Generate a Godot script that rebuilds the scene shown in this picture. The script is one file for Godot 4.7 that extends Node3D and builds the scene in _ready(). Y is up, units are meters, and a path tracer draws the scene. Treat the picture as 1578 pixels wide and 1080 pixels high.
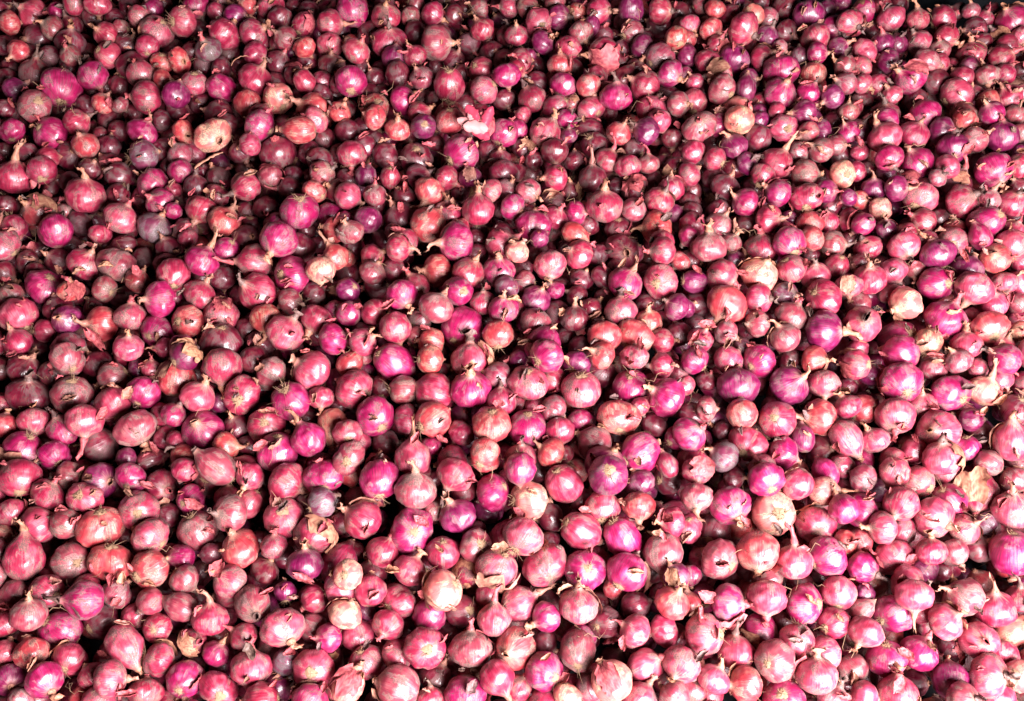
extends Node3D

var rng := RandomNumberGenerator.new()
var taken := {}
var skins := {}          # colour word -> materials of the skin
var papers := []         # dry papery skin
var fibre: StandardMaterial3D
var flesh: StandardMaterial3D
var bulbs := []          # {mesh, top, neck_radius}
var necks := {}
var tufts := []
var flaps := []
var flakes := []
var grid := {}           # every onion placed so far, by cell
var heap := {}           # what the unnumbered onions of the heap are made of
const CELL := 0.07
const SLOPE := 0.2443    # the heap rises away from the camera by 14 degrees


func _ready() -> void:
	rng.seed = 20
	# ---- camera
	var cam := Camera3D.new()
	cam.name = "camera"
	add_child(cam)
	cam.fov = 38.0
	cam.near = 0.05
	cam.far = 30.0
	cam.position = Vector3(0, 0.55, 0) + 1.36 * Vector3(0, sin(PI / 4), cos(PI / 4))
	cam.rotation = Vector3(-PI / 4, 0, 0)
	cam.current = true
	# ---- the dim shelter round the heap, and the light that comes in behind the photographer
	var env := Environment.new()
	env.background_mode = Environment.BG_COLOR
	env.background_color = Color(0.035, 0.034, 0.04)
	env.tonemap_mode = Environment.TONE_MAPPER_LINEAR
	env.tonemap_exposure = 1.4
	env.sdfgi_enabled = true
	env.ssao_enabled = true
	env.ssil_enabled = true
	var around := WorldEnvironment.new()
	around.name = "shelter_air"
	around.environment = env
	add_child(around)
	var opening := AreaLight3D.new()
	opening.name = "open_side_daylight"
	opening.area_size = Vector2(1.2, 0.8)
	opening.light_energy = 17.5
	opening.light_color = Color(1.0, 0.985, 0.99)
	opening.shadow_enabled = true
	add_child(opening)
	opening.look_at_from_position(Vector3(0.80, 1.20, 1.46), Vector3(0.15, 0.42, 0.42), Vector3.UP)
	make_skins()
	make_shapes()
	make_ground()
	all_onions()
	loose_things()
	fill_heap()


# ------------------------------------------------------------------ names
func numbered(called: String) -> String:
	var n: int = taken.get(called, 0)
	taken[called] = n + 1
	return called if n == 0 else "%s_%03d" % [called, n]


func part(called: String, mesh: Mesh, material: Material, parent: Node3D, where: Transform3D) -> MeshInstance3D:
	var o := MeshInstance3D.new()
	o.name = called
	o.mesh = mesh
	o.material_override = material
	o.transform = where
	parent.add_child(o, true)
	return o


# ------------------------------------------------------------------ materials
func noise(s: int, freq: float, octaves := 3) -> FastNoiseLite:
	var f := FastNoiseLite.new()
	f.seed = s
	f.noise_type = FastNoiseLite.TYPE_SIMPLEX
	f.frequency = freq
	f.fractal_octaves = octaves
	return f


func paint(s: int, base: Color, pale: Color, vein: Color, dry: Color, dryness: float, stripes: float, dust: float) -> StandardMaterial3D:
	# one onion skin: u goes round, v from the root to the neck. Veins, dry outer layers left in patches, dust and specks.
	var w := 320
	var h := 144
	var colour := PackedByteArray()
	var rough := PackedByteArray()
	colour.resize(w * h * 3)
	rough.resize(w * h * 3)
	var veins := noise(s, 1.0, 2)
	var thin := noise(s + 7, 1.0, 1)
	var low := noise(s + 1, 1.0, 5)
	var hue := noise(s + 2, 0.8, 2)
	var speck := noise(s + 3, 1.0, 2)
	var cap := noise(s + 4, 1.0, 2)
	for y in h:
		var v := (y + 0.5) / h
		var lat := v * PI
		var sl := sin(lat)
		for x in w:
			var a := TAU * (x + 0.5) / w
			var cx := cos(a)
			var cz := sin(a)
			var vn := veins.get_noise_3d(cx * 9.0, cz * 9.0, v * 2.2)
			var tn := thin.get_noise_3d(cx * 10.0, cz * 10.0, v * 0.9)
			var px := cx * sl
			var pz := cz * sl
			var py := cos(lat)
			var lo := low.get_noise_3d(px * 0.95 + cx * 0.2, py * 0.7, pz * 0.95 + cz * 0.2)
			var hu := hue.get_noise_3d(px * 1.8, py * 1.8, pz * 1.8)
			var sp := speck.get_noise_3d(px * 11.0, py * 11.0, pz * 11.0)
			var c := base.lerp(pale, clampf(0.24 + hu * 1.3 + vn * 0.35, 0.0, 1.0))
			var line := (1.0 - smoothstep(0.0, 0.17, absf(tn))) * stripes
			c = c.lerp(vein, clampf(line * 0.46 + smoothstep(0.1, 0.5, vn) * stripes * 0.40, 0.0, 0.85))
			var r := 0.41 + 0.06 * sp + 0.12 * lo
			# the dry outer layer, where it is left
			var d := smoothstep(0.0, 0.13, lo + vn * 0.20 + 0.05 * sp - 0.42 + dryness)
			var dc := dry.lerp(base, clampf(0.25 + 0.5 * tn + 0.3 * vn, 0.0, 0.6))
			c = c.lerp(dc, d * 0.85)
			r += d * 0.22
			# the two ends dry to straw colour
			var ragged := cap.get_noise_3d(cx * 3.0, cz * 3.0, v * 3.0) * 0.10 + vn * 0.07
			var end := smoothstep(0.80, 0.93, v + ragged)
			c = c.lerp(Color(0.55, 0.36, 0.29).lerp(dry, 0.45 + 0.4 * tn), end * 0.85)
			var foot := smoothstep(0.13, 0.05, v + ragged * 0.7)
			c = c.lerp(Color(0.58, 0.41, 0.33).lerp(Color(0.32, 0.23, 0.19), clampf(0.4 + 1.4 * tn, 0.0, 1.0)), foot * 0.85)
			r += (end + foot) * 0.25
			# earth that clings to the skin
			var e := smoothstep(0.22, 0.50, sp * 0.8 + lo * 0.6 + hu * 0.3 + dust) * 0.65
			c = c.lerp(Color(0.30, 0.22, 0.20), e)
			r += e * 0.25
			var k := (y * w + x) * 3
			colour[k] = int(clampf(c.r, 0.0, 1.0) * 255.0)
			colour[k + 1] = int(clampf(c.g, 0.0, 1.0) * 255.0)
			colour[k + 2] = int(clampf(c.b, 0.0, 1.0) * 255.0)
			var tall := 0.5 + 0.9 * tn * (0.4 + 0.6 * sl) + 0.5 * vn + 0.25 * d + 0.25 * sp
			rough[k] = int(clampf(tall * 0.5 + 0.2, 0.0, 1.0) * 255.0)
			rough[k + 1] = int(clampf(r + 0.14 * vn + 0.08 * tn, 0.15, 0.95) * 255.0)
			rough[k + 2] = 0
	var m := StandardMaterial3D.new()
	m.albedo_texture = ImageTexture.create_from_image(Image.create_from_data(w, h, false, Image.FORMAT_RGB8, colour))
	m.roughness_texture = ImageTexture.create_from_image(Image.create_from_data(w, h, false, Image.FORMAT_RGB8, rough))
	m.roughness_texture_channel = BaseMaterial3D.TEXTURE_CHANNEL_GREEN
	m.roughness = 1.0
	m.metallic_specular = 0.66
	m.heightmap_enabled = true
	m.heightmap_texture = m.roughness_texture
	m.heightmap_scale = 0.014
	m.vertex_color_use_as_albedo = true
	return m


func make_skins() -> void:
	var kinds := {
		# colour: how many, base, pale, vein, dry layer, dryness, stripes, dust
		"r": [4, Color(0.54, 0.106, 0.212), Color(0.68, 0.276, 0.352), Color(0.31, 0.015, 0.122), Color(0.6, 0.366, 0.342), 0.23, 0.9, -0.02],
		"k": [4, Color(0.6, 0.188, 0.272), Color(0.71, 0.358, 0.412), Color(0.39, 0.05, 0.162), Color(0.64, 0.428, 0.402), 0.26, 0.85, -0.03],
		"m": [4, Color(0.53, 0.056, 0.252), Color(0.67, 0.196, 0.382), Color(0.3, 0.01, 0.13), Color(0.62, 0.356, 0.382), 0.19, 1.0, -0.05],
		"p": [3, Color(0.4, 0.035, 0.222), Color(0.53, 0.166, 0.332), Color(0.21, 0.01, 0.11), Color(0.52, 0.316, 0.342), 0.17, 0.9, 0.00],
		"o": [3, Color(0.62, 0.19, 0.22), Color(0.73, 0.39, 0.36), Color(0.44, 0.07, 0.13), Color(0.70, 0.48, 0.41), 0.28, 0.8, -0.02],
		"t": [3, Color(0.52, 0.186, 0.242), Color(0.61, 0.326, 0.342), Color(0.34, 0.07, 0.152), Color(0.55, 0.426, 0.392), 0.44, 0.8, 0.10],
		"d": [3, Color(0.38, 0.05, 0.142), Color(0.48, 0.186, 0.222), Color(0.21, 0.015, 0.06), Color(0.42, 0.268, 0.262), 0.30, 0.8, 0.06],  # dark crimson, deepened mostly for shade low in the heap, put into the colour
		"w": [2, Color(0.7, 0.338, 0.332), Color(0.78, 0.528, 0.462), Color(0.6, 0.238, 0.262), Color(0.79, 0.638, 0.512), 0.42, 0.5, -0.03],
		"g": [2, Color(0.4, 0.15, 0.242), Color(0.46, 0.296, 0.332), Color(0.26, 0.07, 0.14), Color(0.44, 0.388, 0.392), 0.46, 0.7, 0.14],
	}
	var s := 11
	for key in kinds:
		var k: Array = kinds[key]
		skins[key] = []
		for n in k[0]:
			s += 13
			skins[key].append(paint(s, k[1], k[2], k[3], k[4], k[5] + 0.06 * (n - 1), k[6] * (1.0 - 0.10 * n), k[7] + 0.09 * n - 0.06))
			heap[key + str(n)] = {}
	for c in [[Color(0.70, 0.49, 0.39), Color(0.48, 0.28, 0.23)], [Color(0.68, 0.34, 0.34), Color(0.48, 0.15, 0.20)], [Color(0.64, 0.46, 0.38), Color(0.50, 0.28, 0.25)], [Color(0.44, 0.33, 0.30), Color(0.28, 0.17, 0.17)]]:
		s += 5
		papers.append(paper(s, c[0], c[1]))
	fibre = StandardMaterial3D.new()
	fibre.albedo_color = Color(0.52, 0.39, 0.30)
	fibre.roughness = 0.8
	flesh = StandardMaterial3D.new()
	flesh.albedo_color = Color(0.76, 0.50, 0.50)
	flesh.roughness = 0.3
	flesh.metallic_specular = 0.6


func paper(s: int, light: Color, dark: Color) -> StandardMaterial3D:
	var w := 64
	var data := PackedByteArray()
	data.resize(w * w * 3)
	var a := noise(s, 1.0, 3)
	for y in w:
		for x in w:
			var t := TAU * x / w
			var n := a.get_noise_3d(cos(t) * 7.0, sin(t) * 7.0, y * 0.05) * 0.9 + a.get_noise_3d(cos(t) * 2.0 + 9.0, sin(t) * 2.0, y * 0.09) * 0.6
			var c := light.lerp(dark, clampf(0.42 + n, 0.0, 1.0))
			var k := (y * w + x) * 3
			data[k] = int(c.r * 255)
			data[k + 1] = int(c.g * 255)
			data[k + 2] = int(c.b * 255)
	var m := StandardMaterial3D.new()
	m.albedo_texture = ImageTexture.create_from_image(Image.create_from_data(w, w, false, Image.FORMAT_RGB8, data))
	m.roughness = 0.62
	m.cull_mode = BaseMaterial3D.CULL_DISABLED
	m.backlight_enabled = true
	m.backlight = Color(0.30, 0.17, 0.15)
	m.vertex_color_use_as_albedo = true
	return m


# ------------------------------------------------------------------ shapes
func sheet(points: Array, uvs: Array, cols: int, closed := false) -> ArrayMesh:
	# rows of points joined to a smooth sheet
	var st := SurfaceTool.new()
	st.begin(Mesh.PRIMITIVE_TRIANGLES)
	for i in points.size():
		st.set_uv(uvs[i])
		st.add_vertex(points[i])
	var rows := points.size() / cols
	for r in rows - 1:
		for c in cols - 1:
			var a := r * cols + c
			for k in [a, a + cols, a + 1, a + 1, a + cols, a + cols + 1]:
				st.add_index(k)
	st.generate_normals()
	var m := st.commit()
	if closed:  # the two edges of the seam share their normals
		var d := m.surface_get_arrays(0)
		var n: PackedVector3Array = d[Mesh.ARRAY_NORMAL]
		for r in rows:
			var both := (n[r * cols] + n[r * cols + cols - 1]).normalized()
			n[r * cols] = both
			n[r * cols + cols - 1] = both
		d[Mesh.ARRAY_NORMAL] = n
		m = ArrayMesh.new()
		m.add_surface_from_arrays(Mesh.PRIMITIVE_TRIANGLES, d)
	return m


func bulb_shape(s: int, tall: float, rn: float, shoulder: float, lump: float, twin: float) -> Dictionary:
	var pts := []
	var uvs := []
	var segs := 30
	var rings := 22
	var f := noise(s, 1.0, 2)
	var cut := 0.76 * PI
	var p0 := Vector2(sin(cut), -tall * cos(cut))
	var t0 := Vector2(cos(cut), tall * sin(cut))
	var p3 := Vector2(rn, tall + shoulder)
	var p1 := p0 + t0 * (0.30 + 0.3 * shoulder)
	var p2 := p3 - Vector2(-0.02, 0.10 + 0.45 * shoulder)
	for i in rings + 1:
		var q := float(i) / rings
		var p: Vector2
		if q < 0.76:
			var ph := q / 0.76 * cut
			p = Vector2(sin(ph), -tall * cos(ph))
			if ph < 0.42:  # the root end is a little flat and dimpled
				p.y += 0.05 * (1.0 - ph / 0.42)
		else:
			p = p0.bezier_interpolate(p1, p2, p3, (q - 0.76) / 0.24)
		for j in segs + 1:
			var a := TAU * (j % segs) / segs
			var dir := Vector3(cos(a), 0, sin(a))
			var rib := f.get_noise_3d(dir.x * 5.0, dir.z * 5.0, 3.0) * 0.010 * sin(PI * q)
			var k := 1.0 + lump * f.get_noise_3d(dir.x * p.x * 1.3, p.y * 1.3, dir.z * p.x * 1.3 + 5.0) + rib
			if twin > 0.0:  # a bulb that is dividing in two
				k *= 1.0 + twin * (absf(cos(a)) - 0.62) * sin(PI * q)
			pts.append(Vector3(dir.x * p.x * k, p.y * (1.0 + (k - 1.0) * 0.5), dir.z * p.x * k))
			uvs.append(Vector2(float(j) / segs, q))
	return {"mesh": sheet(pts, uvs, segs + 1, true), "top": tall + shoulder, "rn": rn, "tall": tall}


func neck_shape(s: int, length: float, thin: float, flare: float, bend: float) -> ArrayMesh:
	# the dried stem, in units of the neck's radius; it starts at the origin and goes up y
	var pts := []
	var uvs := []
	var segs := 11
	var rows := 9
	var f := noise(s, 1.0, 2)
	for i in rows + 1:
		var q := float(i) / rows
		var r := lerpf(1.04, thin, smoothstep(0.0, 0.45, q)) + flare * smoothstep(0.55, 1.0, q)
		var flat := lerpf(1.0, 0.42, smoothstep(0.1, 0.9, q))
		var mid := Vector3(bend * q * q * length, length * q * (1.0 - 0.25 * absf(bend) * q), 0.25 * bend * sin(q * 3.0) * length * 0.4)
		for j in segs + 1:
			var a := TAU * (j % segs) / segs + q * 0.9
			var n := 1.0 + 0.30 * q * f.get_noise_3d(cos(a) * 2.2, sin(a) * 2.2, q * 2.0) * 2.0
			var end := f.get_noise_3d(cos(a) * 4.0, sin(a) * 4.0, 9.0) * 1.1 * smoothstep(0.75, 1.0, q) * minf(1.5, length * 0.6)
			pts.append(mid + Vector3(cos(a) * r * n, end, sin(a) * r * n * flat))
			uvs.append(Vector2(float(j) / segs, q))
	return sheet(pts, uvs, segs + 1, true)


func tuft_shape(s: int, hairs: int, reach: float) -> ArrayMesh:
	# the root plate with its dry root hairs, at the foot of a bulb of radius 1 (origin on the plate, roots go down y)
	var g := RandomNumberGenerator.new()
	g.seed = s
	var st := SurfaceTool.new()
	st.begin(Mesh.PRIMITIVE_TRIANGLES)
	var plate := []
	var n := 12
	for i in 5:
		for j in n + 1:
			var a := TAU * (j % n) / n
			var r := 0.24 * i / 4.0 * (1.0 + 0.18 * sin(a * 3.0 + s) + 0.1 * sin(a * 7.0))
			plate.append(Vector3(cos(a) * r, -0.075 * (1.0 - pow(i / 4.0, 2.0)) + 0.02 * sin(a * 5.0 + i), sin(a) * r))
	for i in 4:
		for j in n:
			var a := i * (n + 1) + j
			for k in [a, a + 1, a + n + 1, a + 1, a + n + 2, a + n + 1]:
				st.add_vertex(plate[k])
	for hair in hairs:
		var a := g.randf() * TAU
		var at := Vector3(cos(a), 0, sin(a)) * 0.20 * sqrt(g.randf())
		var out := Vector3(cos(a), -0.5 - 0.6 * g.randf(), sin(a)).normalized()
		var curl := Vector3(g.randfn(), g.randfn(), g.randfn()) * 0.35
		var long := reach * (0.35 + g.randf())
		var thick := 0.014 + 0.014 * g.randf()
		var rings := []
		for i in 6:
			var q := i / 5.0
			var c := at + out * long * q + curl * long * q * q
			var side := (out + curl * q).normalized().cross(Vector3.UP).normalized()
			var over := side.cross(out).normalized()
			var w := thick * (1.0 - 0.75 * q)
			rings.append([c + side * w, c - side * w * 0.5 + over * w * 0.87, c - side * w * 0.5 - over * w * 0.87])
		for i in 5:
			for k in 3:
				var b := (k + 1) % 3
				for p in [rings[i][k], rings[i + 1][k], rings[i][b], rings[i][b], rings[i + 1][k], rings[i + 1][b]]:
					st.add_vertex(p)
	st.generate_normals()
	return st.commit()


func flap_shape(s: int, wide: float, low: float, high: float, lift: float, tall: float) -> ArrayMesh:
	# a piece of the outer skin that has come loose and curls off a bulb of radius 1
	var pts := []
	var uvs := []
	var cols := 13
	var rows := 11
	var f := noise(s, 1.0, 3)
	for i in rows:
		for j in cols:
			var u := float(j) / (cols - 1)
			var v := float(i) / (rows - 1)
			var edge := maxf(absf(u - 0.5) * 2.0, 1.0 - v)
			var a := (u - 0.5) * wide * (1.0 + 0.35 * f.get_noise_2d(v * 3.0, 4.0 + (8.0 if u > 0.5 else 0.0)))
			var ph := PI * lerpf(low + 0.16 * f.get_noise_2d(u * 1.3, 1.0) + 0.03 * f.get_noise_2d(u * 5.0, 8.0), high, v)
			var r := 1.025 + lift * pow(edge, 4.0) + 0.05 * f.get_noise_3d(u * 4.0, v * 4.0, s) + 0.02
			pts.append(Vector3(cos(a) * sin(ph) * r, -cos(ph) * tall * r, sin(a) * sin(ph) * r))
			uvs.append(Vector2(u * 0.4, v))
	return sheet(pts, uvs, cols)


func flake_shape(s: int) -> ArrayMesh:
	# a loose shred of skin, about 1 long, curled up across its width, its ends torn
	var pts := []
	var uvs := []
	var f := noise(s, 1.0, 3)
	var cols := 10
	var rows := 13
	var curl := 1.0 + 1.3 * absf(sin(s * 2.3))
	for i in rows:
		for j in cols:
			var u := float(j) / (cols - 1) - 0.5
			var v := float(i) / (rows - 1) - 0.5
			var w := 0.42 * pow(maxf(0.02, cos(v * 2.9)), 0.55) * (1.0 + 0.5 * f.get_noise_2d(v * 1.6, 2.0 if u > 0.0 else 7.0))
			var a := u * curl * 2.0
			var long := v * (1.0 + 0.3 * f.get_noise_2d(u * 2.2, 3.0))
			pts.append(Vector3(sin(a) * w / curl, (1.0 - cos(a)) * w / curl + 0.5 * v * v * sin(s * 1.1) + 0.08 * f.get_noise_2d(u * 3.0, v * 3.0), long))
			uvs.append(Vector2(u * 0.5 + 0.5, v))
	return sheet(pts, uvs, cols)


func fibre_shape(s: int) -> ArrayMesh:
	# one dry root hair, 1 long
	var pts := []
	var uvs := []
	var f := noise(s, 1.0, 2)
	for i in 9:
		var q := i / 8.0
		var c := Vector3(0.5 * f.get_noise_1d(q * 1.5) + 0.25 * q * q, 0.35 * f.get_noise_1d(q * 1.5 + 40.0), q - 0.5)
		for j in 5:
			var a := TAU * (j % 4) / 4.0
			pts.append(c + Vector3(cos(a), sin(a), 0) * 0.016 * (1.0 - 0.6 * q))
			uvs.append(Vector2(j / 4.0, q))
	return sheet(pts, uvs, 5, true)


func make_shapes() -> void:
	# tall, neck radius, shoulder, lumps, twin
	var k := [
		[0.84, 0.17, 0.08, 0.09, 0.0], [0.90, 0.18, 0.11, 0.09, 0.0], [0.97, 0.16, 0.10, 0.10, 0.0], [0.81, 0.20, 0.13, 0.11, 0.05],   # globes
		[0.82, 0.17, 0.15, 0.10, 0.0], [0.86, 0.18, 0.19, 0.10, 0.06], [0.96, 0.17, 0.24, 0.10, 0.0],   # pulled up into the neck
		[1.12, 0.18, 0.34, 0.10, 0.0], [1.22, 0.20, 0.28, 0.09, 0.0],   # long shallots
		[0.82, 0.18, 0.12, 0.11, 0.2], [0.90, 0.18, 0.10, 0.11, 0.32],   # dividing bulbs
	]
	for i in k.size():
		bulbs.append(bulb_shape(100 + i * 7, k[i][0], k[i][1], k[i][2], k[i][3], k[i][4]))
	necks["stub"] = [neck_shape(1, 0.9, 0.75, 0.1, 0.2), neck_shape(2, 0.7, 0.8, 0.2, -0.2), neck_shape(16, 1.1, 0.7, 0.3, 0.3)]
	necks["short"] = [neck_shape(3, 2.6, 0.62, 0.35, 0.25), neck_shape(4, 2.0, 0.7, 0.6, -0.3), neck_shape(5, 2.9, 0.6, 0.3, 0.55), neck_shape(6, 2.2, 0.66, 0.9, 0.1), neck_shape(7, 3.2, 0.5, 0.5, -0.5), neck_shape(12, 1.8, 0.8, 1.1, 0.3)]
	necks["long"] = [neck_shape(8, 4.6, 0.62, 0.4, 0.35), neck_shape(9, 5.2, 0.55, 0.5, -0.3), neck_shape(10, 4.2, 0.6, 0.7, 0.7), neck_shape(11, 5.0, 0.5, 0.25, 0.15)]
	for i in 5:
		tufts.append(tuft_shape(40 + i, [7, 9, 14, 5, 12][i], [0.22, 0.3, 0.28, 0.6, 0.16][i]))
	for i in 6:
		flaps.append(flap_shape(60 + i, [1.1, 1.7, 2.3, 1.4, 0.8, 2.0][i], [0.50, 0.42, 0.55, 0.36, 0.48, 0.30][i], [0.90, 0.88, 0.92, 0.8, 0.86, 0.85][i], [0.12, 0.22, 0.16, 0.30, 0.26, 0.14][i], 0.92))
	for i in 8:
		flakes.append(flake_shape(80 + i))


# ------------------------------------------------------------------ onions
func note(at: Vector3, r: float) -> void:
	var k := Vector3i((at / CELL).floor())
	if not grid.has(k):
		grid[k] = []
	grid[k].append([at, r])


func room(at: Vector3, r: float, share: float) -> bool:
	var k := Vector3i((at / CELL).floor())
	for x in [-1, 0, 1]:
		for y in [-1, 0, 1]:
			for z in [-1, 0, 1]:
				for o in grid.get(k + Vector3i(x, y, z), []):
					if at.distance_to(o[0]) < (r + o[1]) * share:
						return false
	return true


func turned(yaw: float, pitch: float, roll: float) -> Basis:
	# a basis whose y runs along the onion's axis, root to neck
	var y := Vector3(cos(pitch) * sin(yaw), sin(pitch), cos(pitch) * cos(yaw))
	var x := y.cross(Vector3(0.31, 0.2, 0.93)).normalized()
	return Basis(x, y, x.cross(y)) * Basis(Vector3.UP, roll)


func shape_for(form: String) -> int:
	match form:
		"long": return rng.randi_range(4, 6)
		"pear": return 6
		"shallot": return rng.randi_range(7, 8)
		"twin": return 10
		"short": return [0, 1, 3, 4, 0, 5, 3, 9][rng.randi_range(0, 7)]
		_: return [0, 1, 2, 3, 9, 0, 1, 2, 8, 10][rng.randi_range(0, 9)]


# what one onion is made of: [name of part, mesh, material key, transform in the onion's own frame]
func pieces(colour: String, form: String, radius: float, yaw: float, pitch: float) -> Array:
	var b: Dictionary = bulbs[shape_for(form)]
	var list: Array = skins[colour]
	var pick := rng.randi() % list.size()
	var turn := turned(yaw, pitch, rng.randf() * TAU)
	var squash := Vector3(1.0, 1.0, rng.randf_range(0.92, 1.0)) * radius * (1.0 if b.tall < 1.1 else 0.88)
	var own := Transform3D(turn * Basis.from_scale(squash), Vector3.ZERO)
	var out := [["bulb", b.mesh, colour + str(pick), own, list[pick]]]
	var kind := form
	if not necks.has(kind):
		kind = "short" if form in ["pear", "shallot"] else "stub"
	var set_: Array = necks[kind]
	var dry: int = [0, 0, 1, 2, 3][rng.randi_range(0, 4)]
	if colour in ["w", "o"]:
		dry = [0, 2][rng.randi() % 2]
	var size: float = b.rn * rng.randf_range(1.0, 1.3)
	out.append(["neck", set_[rng.randi() % set_.size()], "paper" + str(dry), own * Transform3D(Basis.from_scale(Vector3.ONE * size).rotated(Vector3.UP, rng.randf() * TAU), Vector3(0, b.top - 0.015, 0)), papers[dry]])
	if form == "root" or rng.randf() < 0.2:
		out.append(["root_tuft", tufts[rng.randi() % tufts.size()], "fibre", own * Transform3D(Basis(Vector3.UP, rng.randf() * TAU).scaled(Vector3.ONE * rng.randf_range(0.8, 1.25)), Vector3(0, -b.tall * 0.945, 0)), fibre])
	if rng.randf() < (0.9 if form == "torn" else 0.12):
		var p: int = [1, 1, 0, 2][rng.randi_range(0, 3)]
		out.append(["skin_flap", flaps[rng.randi() % flaps.size()], "paper" + str(p), own * Transform3D(Basis(Vector3.UP, rng.randf() * TAU).scaled(Vector3(1, b.tall / 0.92, 1)), Vector3.ZERO), papers[p]])
	return out


func onion(x: float, y: float, z: float, r: float, colour: String, form: String, yaw: float, pitch: float, label: String) -> void:
	var at := Vector3(x, y, z) * 0.001
	var radius := r * 0.0001
	var t := Node3D.new()
	t.name = numbered("red_onion")
	add_child(t)
	t.position = at - Vector3(0, radius, 0)
	t.set_meta("label", label)
	t.set_meta("category", "onion")
	t.set_meta("group", "onions piled in a heap")
	for p in pieces(colour, form, radius, deg_to_rad(yaw), deg_to_rad(pitch)):
		part(p[0], p[1], p[4], t, Transform3D(Basis(), Vector3(0, radius, 0)) * p[3])
	note(at, radius)


func more(x: float, y: float, z: float, r: float, colour: String, form: String, yaw: float, pitch: float) -> void:
	mass(Vector3(x, y, z) * 0.001, r * 0.0001, colour, form, deg_to_rad(yaw), deg_to_rad(pitch))


func mass(at: Vector3, radius: float, colour: String, form: String, yaw: float, pitch: float) -> void:
	# one more onion of the many that are past counting
	for p in pieces(colour, form, radius, yaw, pitch):
		add_to_heap(p[0], p[1], p[2], Transform3D(Basis(), at) * p[3], p[4])
	note(at, radius)


func add_to_heap(called: String, mesh: Mesh, key: String, where: Transform3D, material: Material) -> void:
	if not heap.has(key):
		heap[key] = {}
	if not heap[key].has(mesh):
		heap[key][mesh] = [called, material, []]
	heap[key][mesh][2].append(where)


# ------------------------------------------------------------------ the heap's body
func relief(x: float, z: float) -> float:
	return 0.018 * sin(3.1 * x + 1.0) * cos(2.7 * z + 0.4) + 0.012 * sin(6.3 * x - 4.1 * z + 2.0)


func on_heap(x: float, z: float, off: float) -> Vector3:
	var n := Vector3(0, cos(SLOPE), sin(SLOPE))
	return Vector3(x, 0.55 - z * tan(SLOPE), z) + n * (off + relief(x, z))


func back_edge(x: float) -> float:
	return lerpf(-0.86, BACK, smoothstep(0.35, 0.6, x)) + 0.02 * sin(x * 17.0)


func in_frame(x: float, z: float) -> bool:
	var wide := 0.545 - 0.225 * (z - 0.0)
	return absf(x) < wide + 0.01 and z < 0.44 and z > -0.72


func fill_heap() -> void:
	var words := ["r", "r", "k", "m", "d", "d", "t", "p", "o", "r"]  # the shade-darkened skin comes twice, to deepen the gaps by colour
	for layer in 5:
		var off: float = [0.0, -0.036, -0.050, -0.078, -0.106][layer]
		var z := -0.95
		while z < 0.74:
			var x := -1.15
			while x < 1.15:
				var px := x + rng.randf_range(-0.016, 0.016)
				var pz := z + rng.randf_range(-0.016, 0.016)
				var r := rng.randf_range(0.0155, 0.0225)
				x += 0.021 if layer < 3 else 0.028
				if pz < back_edge(px) or (layer == 0 and in_frame(px, pz)) or (layer == 1 and pz < 0.02):
					continue
				var edge := maxf(0.0, absf(px) - 0.95) + maxf(0.0, pz - 0.60)
				var at := on_heap(px, pz, off + rng.randf_range(-0.008, 0.004) - edge * edge * 2.0)
				if room(at, r, 0.90):
					mass(at, r, words[rng.randi() % words.size()], ["stub", "short", "stub", "root", "short", "torn"][rng.randi() % 6], rng.randf() * TAU, rng.randf_range(-1.2, 1.2))
			z += 0.021 if layer < 3 else 0.028
	# crumbs of skin between the onions
	for i in 1200:
		var x := rng.randf_range(-0.8, 0.8)
		var z := rng.randf_range(-0.8, 0.5)
		if z < back_edge(x):
			continue
		var p: int = [0, 1, 1, 1, 2, 3][rng.randi() % 6]
		var size := rng.randf_range(0.008, 0.020)
		var off := 0.024
		while off > -0.05 and room(on_heap(x, z, off), 0.0015, 1.0):
			off -= 0.002
		add_to_heap("skin_scrap", flakes[rng.randi() % flakes.size()], "paper" + str(p), Transform3D(Basis.from_euler(Vector3(rng.randf_range(-0.9, 0.9), rng.randf() * TAU, rng.randf_range(-0.9, 0.9))).scaled(Vector3.ONE * size), on_heap(x, z, off + 0.003)), papers[p])
	var hairs := []
	for i in 7:
		hairs.append(fibre_shape(500 + i))
	for i in 300:
		var x := rng.randf_range(-0.8, 0.8)
		var z := rng.randf_range(-0.8, 0.5)
		var off := 0.024
		while off > -0.05 and room(on_heap(x, z, off), 0.0015, 1.0):
			off -= 0.002
		if z > back_edge(x):
			add_to_heap("root_hair", hairs[i % 7], "fibre", Transform3D(Basis.from_euler(Vector3(rng.randf_range(-0.5, 0.5), rng.randf() * TAU, rng.randf() * TAU)).scaled(Vector3.ONE * rng.randf_range(0.014, 0.036)), on_heap(x, z, off + 0.003)), fibre)
	var root := Node3D.new()
	root.name = "onion_heap"
	root.set_meta("kind", "stuff")
	root.set_meta("label", "heap of small red onions, pink, purple, coppery and dusty, with papery skins")
	root.set_meta("category", "onion heap")
	add_child(root)
	for key in heap:
		for mesh in heap[key]:
			var h: Array = heap[key][mesh]
			var mm := MultiMesh.new()
			mm.transform_format = MultiMesh.TRANSFORM_3D
			mm.use_colors = true
			mm.mesh = mesh
			mm.instance_count = h[2].size()
			for i in h[2].size():
				mm.set_instance_transform(i, h[2][i])
				var tone := rng.randf_range(0.80, 1.06)
				mm.set_instance_color(i, Color(tone, tone * rng.randf_range(0.9, 1.05), tone * rng.randf_range(0.88, 1.08)))
			var o := MultiMeshInstance3D.new()
			o.name = h[0]
			o.multimesh = mm
			o.material_override = h[1]
			o.set_meta("kind", "stuff")
			root.add_child(o, true)


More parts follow.
